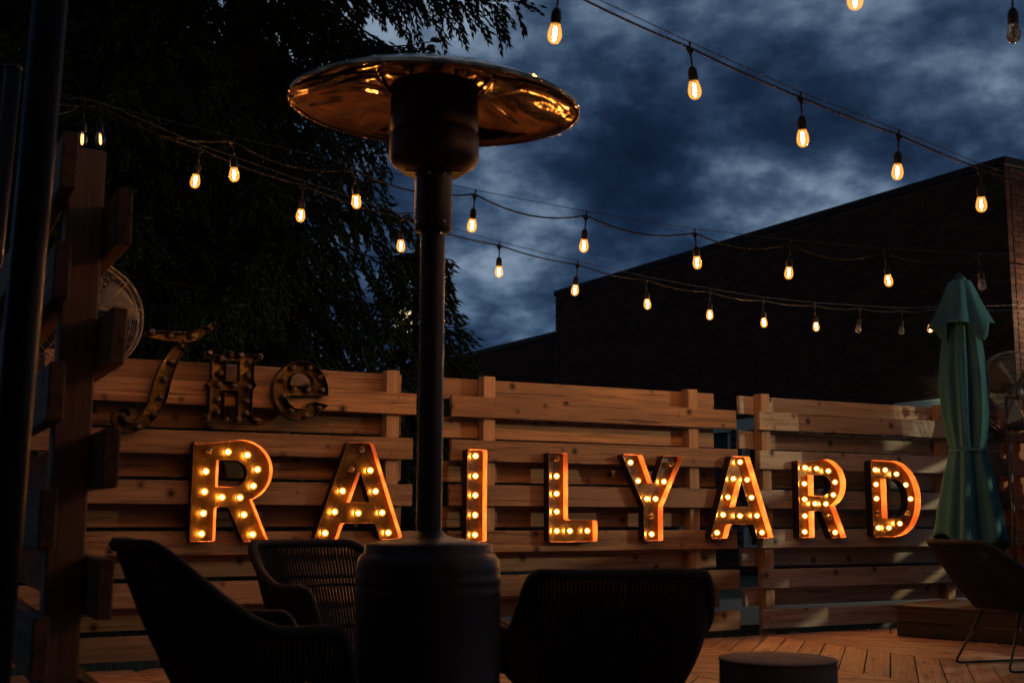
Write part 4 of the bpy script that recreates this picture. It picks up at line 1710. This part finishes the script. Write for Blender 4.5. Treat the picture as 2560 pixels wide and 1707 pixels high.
# ------------------------------------------------------------------ woven chairs
def chair(label, loc, face, w=.66, d=.66, hb=.79, ha=.55, seat=.36, lean=.14, sled=False, base_k=.70, pitch=.019, side_open=125, hump=0.0, cushion=True, square=2.6):
    """face: direction the sitter looks (radians from +x). local +x is the front."""
    e = empty('woven_chair', (loc[0], loc[1], 0), face)
    tag(e, label, 'chair', 'woven rope chairs on the deck')
    base_z = seat - .07
    per = math.pi * (w + d) / 2 * side_open / 180

    def rim(t):
        ph = t * R(side_open)
        cs, sn = math.cos(ph), math.sin(ph)
        k = square
        x = -(d / 2) * math.copysign(abs(cs) ** (2 / k), cs)
        y = (w / 2) * math.copysign(abs(sn) ** (2 / k), sn)
        u = min(1, max(0, (abs(t) - .30) / .42))
        u = u * u * (3 - 2 * u)
        z = hb + (ha - hb) * u
        # front ends of the arms come down
        q = min(1, max(0, (abs(t) - .86) / .14))
        z -= .17 * q ** 2
        x -= lean * (1 - u)
        return np.array([x, y, z])

    def low(t):
        ph = t * R(side_open)
        cs, sn = math.cos(ph), math.sin(ph)
        k = square
        return np.array([-(d / 2) * base_k * math.copysign(abs(cs) ** (2 / k), cs) + .03, (w / 2) * base_k * math.copysign(abs(sn) ** (2 / k), sn), base_z])
    tq = np.linspace(-1, 1, 1600)
    rq = np.array([rim(t) for t in tq])
    cq = np.concatenate([[0], np.cumsum(np.linalg.norm(np.diff(rq, axis=0), axis=1))])
    ts = np.interp(np.linspace(0, cq[-1], 110), cq, tq)
    rb = MB()
    pts = [rim(t) for t in ts]
    rb.tube(pts, .017, 8)
    # the wrapped cord shows as a ripple along the rim
    for i in range(len(pts) - 1):
        for kk in (.25, .75):
            p = pts[i] * (1 - kk) + pts[i + 1] * kk
            t_ = (pts[i + 1] - pts[i])
            t_ /= np.linalg.norm(t_)
            rb.tube([p - t_ * .004, p, p + t_ * .004], [.016, .0192, .016], 6, caps=False)
    rb.build('rim', M['cord_weave'], e)
    lb_ = MB()
    lb_.tube([low(t) for t in ts], .010, 6)
    lb_.build('lower_hoop', M['chair_metal'], e)
    n = int(2 * per / pitch)
    tt_ = np.linspace(-1, 1, 20001)
    rp_ = np.array([rim(t) for t in tt_])
    cum = np.concatenate([[0], np.cumsum(np.linalg.norm(np.diff(rp_, axis=0), axis=1))])
    cum /= cum[-1]
    wb = MB()
    for i in range(n):
        t = float(np.interp((i + .5) / n, cum, tt_))
        a, c = rim(t), low(t)
        bulge = np.array([a[0] * .06, a[1] * .10, 0])
        pp_ = [a + (c - a) * k / 6 + bulge * math.sin(math.pi * k / 6) * .6 for k in range(7)]
        wb.tube(pp_, .0060, 4, caps=False)
    tag(wb.build('wicker', M['cord_weave'], e), kind='stuff')
    hp = MB()
    for f in (.35, .68):
        hp.tube([rim(t) + (low(t) - rim(t)) * f for t in ts], .006, 5)
    hp.build('hoops', M['chair_metal'], e)
    sp = MB()
    outl = [low(t) for t in np.linspace(-1, 1, 40)]
    fx = outl[0][0]
    ring = outl
    v = [(p[0], p[1], base_z + .01) for p in ring] + [(p[0], p[1], base_z - .01) for p in ring]
    m_ = len(ring)
    sp.add(v, [tuple(range(m_)), tuple(range(2 * m_ - 1, m_ - 1, -1))] + [(j, (j + 1) % m_, m_ + (j + 1) % m_, m_ + j) for j in range(m_)])
    sp.build('seat', M['cord_weave'], e)
    if cushion:
        cu = MB()
        cx_, cw, cd = -.0, w * base_k * .44, d * base_k * .44
        ring2 = []
        for i in range(40):
            a = 2 * math.pi * i / 40
            k = 4.0
            ring2.append((cx_ + cd * math.copysign(abs(math.cos(a)) ** (2 / k), math.cos(a)), cw * math.copysign(abs(math.sin(a)) ** (2 / k), math.sin(a))))
        lv = [(.90, .011), (1.0, .03), (1.0, .055), (.92, .075), (.6, .084), (.01, .086)]
        v = [(x * s, y * s, base_z + z) for s, z in lv for x, y in ring2]
        fs = [(i * 40 + j, i * 40 + (j + 1) % 40, (i + 1) * 40 + (j + 1) % 40, (i + 1) * 40 + j) for i in range(len(lv) - 1) for j in range(40)]
        fs.append(tuple(range(39, -1, -1)))
        cu.add(v, fs, 0, True)
        cu.build('cushion', M['cushion'], e)
    if sled:
        for s in (-1, 1):
            lg = MB()
            y = s * w * .30
            lg.tube([(-d * .16, y * .8, base_z - .01), (-d * .40, y * 1.15, .03), (-d * .40, y * 1.17, .014), (-d * .36, y * 1.17, .008), (d * .42, y * 1.17, .008), (d * .45, y * 1.16, .016), (d * .20, y * .8, base_z - .01)], .0075, 8)
            lg.build('leg', M['chair_metal'], e)
    else:
        for sx in (-1, 1):
            for s in (-1, 1):
                lg = MB()
                lg.tube([(sx * d * .20, s * w * .22, base_z - .008), (sx * d * .42, s * w * .36, .0)], .010, 8)
                lg.build('leg', M['chair_metal'], e)
    return e


c1 = at_y(618 * D, 1288, 3.30)
chair('woven lounge chair in the left foreground seen from the side', c1, R(26), w=.54, d=.55, hb=.780, ha=.565, lean=.12)
c2 = at_y(815 * D, 1288, 4.45)
chair('woven chair farther back, half hidden behind the heater, its lit weave towards us', c2, R(-48), w=.60, d=.58, hb=.745, ha=.60, lean=.12)
c3 = at_y(1378 * D, 1288, 3.95)
chair('wide low dark woven chair right of the heater, seen from behind', c3, R(98), w=.615, d=.62, hb=.685, ha=.50, seat=.33, lean=.02, base_k=.64, square=5.0, pitch=.0165)
c4 = at_y(2322 * D, 1288, 7.05)
chair('woven shell chair on thin wire legs at the right edge before the timber box', c4, R(18), w=.64, d=.64, hb=.715, ha=.49, seat=.40, lean=.15, sled=True, cushion=False, pitch=.015)

# ------------------------------------------------------------------ round stool
sy = 3.77
st_t = at_y(1786 * D, 1511 * D, sy)
stool = empty('round_stool', (st_t[0], st_t[1], 0))
tag(stool, 'round drum stool with a grey top at the bottom right of centre', 'stool')
b = MB()
rs = 130 * D / FPX * sy * 1.01
hz_s = float(st_t[2])
b.lathe([(rs * .95, 0), (rs * .97, .006), (rs * .985, hz_s - .012), (rs * .98, hz_s - .006)], 64)
body = b.build('drum', M['stool'], stool)
b = MB()
b.lathe([(rs * .98, hz_s - .006), (rs, hz_s - .004), (rs, hz_s - .001), (rs * .985, hz_s + .001), (rs * .5, hz_s), (.001, hz_s)], 64)
b.build('top', M['stool'], stool)
b = MB()
v = []
for k in range(9):
    a = R(-52) + (k / 8 - .5) * .22
    for zz in (hz_s - .115, hz_s - .08):
        v.append((rs * .992 * math.cos(a), rs * .992 * math.sin(a), zz))
b.add(v, [(2 * k, 2 * k + 2, 2 * k + 3, 2 * k + 1) for k in range(8)])
b.build('hand_slot', M['black'], body)

# ------------------------------------------------------------------ slat screen and lamp out to the right: they stripe the last panel
sc0 = site(5.6, -2.4, 0)
scr = empty('slat_screen', (sc0[0], sc0[1], 0), SITE + R(90))
tag(scr, 'open slatted timber screen out to the right, before the lamp post', 'screen')
for i in range(9):
    mb = MB()
    mb.box((-1.9, -.015, .16 + i * .20), (1.9, .015, .305 + i * .20), bevel=.003)
    mb.build('board', M['fence_red'], scr)
for x in (-1.8, 1.8):
    mb = MB()
    mb.box((x - .04, .016, -.05), (x + .04, .09, 1.95), bevel=.003)
    mb.build('post', M['fence_red_post'], scr)
lp = site(9.0, -6.0, 0)
lamp = empty('lamp_post', (lp[0], lp[1], -.16))
tag(lamp, 'floodlight on a post out of the picture to the right', 'lamp')
LZ = 3.06
aim = site(3.5, 0, 0.8) - np.array([lp[0], lp[1], LZ - .16])
aim /= np.linalg.norm(aim)
b = MB()
b.tube([(0, 0, 0), (0, 0, LZ - .10)], .03, 16)
b.build('shaft', M['pole'], lamp)
ctr = np.array([0, 0, LZ])
b = MB()
b.tube([ctr - aim * .10, ctr - aim * .05, ctr + aim * .34], [.05, .125, .130], 28, caps=False)
b.tube([ctr - aim * .101, ctr - aim * .05, ctr + aim * .339], [.03, .120, .125], 28, caps=True)
b.f.pop()
b.m.pop()
b.sm.pop()
b.build('hood', M['black'], lamp)
b = MB()
b.lathe([(.001, -.05), (.035, -.04), (.05, 0), (.035, .04), (.001, .05)], 16, tuple(ctr))
b.build('globe', M['area_lamp'], lamp)

# ------------------------------------------------------------------ spruce trees
def spruce(label, x, y, H, rad, seed, lod=1.0, droop=1.0, zmax_vis=7.3, shape=None):
    rr = random.Random(seed)
    e = empty('spruce_tree', (x, y, -.16))
    tag(e, label, 'tree', 'spruce trees beyond the fence')
    tb = MB()
    tb.tube([(0, 0, 0), (.02, .03, H * .3), (-.02, .02, H * .7), (0, 0, H)], [H * .022, H * .017, H * .009, .015], 10)
    limbs = []

    FP, FD, FL, FW = [], [], [], []

    def finger(p, d, ln, th):
        FP.append(p)
        FD.append(d)
        FL.append(ln)
        FW.append(th)
    z = .5
    while z < H - .3:
        f = z / H
        L0 = rad * (1 - f) ** .8 * (0.75 + .25 * math.sin(seed + z * 3))
        if shape:
            L0 = float(np.interp(z + .16, shape[0], shape[1]))
        n = 6 if z < zmax_vis else 3
        a0 = rr.uniform(0, 6.28)
        for k in range(n):
            a = a0 + 2 * math.pi * k / n + rr.uniform(-.35, .35)
            Lb = max(.25, L0 * rr.uniform(.72, 1.12))
            u = np.array([math.cos(a), math.sin(a), 0])
            side = np.array([-u[1], u[0], 0])
            # branch sweeps down, then lifts at the tip
            pts = []
            m_ = 9
            for i in range(m_ + 1):
                t = i / m_
                pts.append(np.array([0, 0, z]) + u * Lb * t + np.array([0, 0, Lb * (.10 * t - .55 * droop * t * t + .34 * droop * t ** 3)]))
            tb.tube(pts, [max(.006, .030 * (1 - i / m_) * (Lb / rad) + .004) for i in range(m_ + 1)], 5, caps=False)
            # hanging and side twigs
            ns = max(5, int(Lb / (.115 / lod)))
            for j in range(ns):
                t = .12 + .88 * (j + rr.random()) / ns
                i = min(m_ - 1, int(t * m_))
                p = pts[i] + (pts[i + 1] - pts[i]) * (t * m_ - i)
                for sd in (-1, 1):
                    ln = (.22 + .46 * math.sin(math.pi * min(1, t * .85 + .1))) * rr.uniform(.6, 1.15) * min(1, Lb / 1.3 + .3)
                    d = side * sd * rr.uniform(.35, .9) + u * rr.uniform(.2, .8) + np.array([0, 0, -rr.uniform(.25, 1.5) * droop])
                    d /= np.linalg.norm(d)
                    nf = max(3, int(ln / .054))
                    for q in range(nf):
                        ft = (q + .5) / nf
                        pt = p + d * ln * ft + np.array([0, 0, -.10 * ft * ft])
                        cr = np.array([d[1], -d[0], 0.0])
                        for s2 in (-1, 1):
                            fd = d * .9 + cr * s2 * rr.uniform(.5, 1.1) + np.array([0, 0, rr.uniform(-.5, .15)])
                            finger(pt, fd, rr.uniform(.07, .13), rr.uniform(.010, .014))
                        finger(pt, d + np.array([rr.uniform(-.3, .3), rr.uniform(-.3, .3), -.2]), .11, .015)
                    finger(p + d * ln * .9, d + np.array([0, 0, -.2]), .15, .017)
            # tip fan
            for s2 in np.linspace(-1, 1, 5):
                finger(pts[-1] - u * .05, u + side * s2 * .9 + np.array([0, 0, .25]), rr.uniform(.10, .17), .017)
        z += rr.uniform(.24, .38) * (1 if z < zmax_vis else 1.9)
    tb.build('trunk', M['bark'], e)
    # every shoot of needles is a small pointed three-sided spindle
    P_, D_ = np.array(FP), np.array(FD)
    L_, W_ = np.array(FL)[:, None], np.array(FW)[:, None]
    D_ /= np.linalg.norm(D_, axis=1)[:, None]
    hh = np.where(np.abs(D_[:, 2:3]) < .8, np.array([[0, 0, 1.0]]), np.array([[1.0, 0, 0]]))
    a_ = np.cross(D_, hh)
    a_ /= np.linalg.norm(a_, axis=1)[:, None]
    c_ = np.cross(D_, a_)
    vv = []
    q_ = P_ + D_ * L_ * .45
    vv += [q_ + a_ * W_, q_ + (-.5 * a_ + .87 * c_) * W_, q_ + (-.5 * a_ - .87 * c_) * W_]
    vv += [P_, P_ + D_ * L_]
    V = np.stack(vv, 1).reshape(-1, 3)
    nF = len(P_)
    tri = []
    for j in range(3):
        j2 = (j + 1) % 3
        tri += [(3, j2, j), (4, j, j2)]
    T_ = (np.arange(nF)[:, None, None] * 5 + np.array(tri)[None]).reshape(-1)
    me = bpy.data.meshes.new('crown')
    me.vertices.add(len(V))
    me.vertices.foreach_set('co', V.astype(np.float32).ravel())
    nt_ = len(T_) // 3
    me.loops.add(nt_ * 3)
    me.loops.foreach_set('vertex_index', T_.astype(np.int32))
    me.polygons.add(nt_)
    me.polygons.foreach_set('loop_start', np.arange(0, nt_ * 3, 3, dtype=np.int32))
    me.update(calc_edges=True)
    me.validate()
    me.materials.append(M['needles'])
    TRI.append(nt_)
    o = link('crown', me, e)
    return e


tx = at_y(560, 1288, 12.5)
spruce('big dark spruce whose drooping branches frame the sky behind the heater', tx[0], tx[1], 14.0, 2.9, 3, 1.15,
       shape=([0, 2.6, 3.2, 3.9, 4.6, 5.3, 6.0, 6.6, 7.4, 9, 14], [1.6, 2.1, 1.9, 1.8, 2.0, 1.7, 2.05, 2.85, 3.1, 2.8, .2]))
tx = at_y(90, 1288, 11.0)
spruce('dark spruce filling the far left behind the poles', tx[0], tx[1], 13.0, 2.9, 11, 1.15)
tx = at_y(300, 1288, 16.0)
spruce('dark spruce standing farthest back between the two big ones', tx[0], tx[1], 15.0, 3.4, 17, .75)
tx = at_y(1035, 1288, 14.0)
spruce('smaller spruce low behind the heater pole, its shoots against the bright sky', tx[0], tx[1], 4.6, 1.1, 23, .7, .6,
       shape=([0, 2.2, 2.8, 3.4, 4.0, 4.5], [1.0, .85, .72, .60, .45, .10]))

# far street lamp glimmering through the lowest branches
sl = at_y(1010, 815, 30.0)
e = empty('street_lamp', (sl[0], sl[1], -.16))
tag(e, 'far pale yellow street lamp glimmering through the spruce left of the heater pole', 'street lamp')
b = MB()
b.tube([(0, 0, 0), (0, 0, sl[2])], .06, 12)
b.build('shaft', M['pole'], e)
b = MB()
b.lathe([(.001, sl[2] - .02), (.16, sl[2]), (.28, sl[2] + .2), (.28, sl[2] + .4), (.16, sl[2] + .58), (.001, sl[2] + .6)], 20)
b.build('lantern', M['street_glow'], e)
print('planks', n_near, 'strip', strip_w, sA, sB)
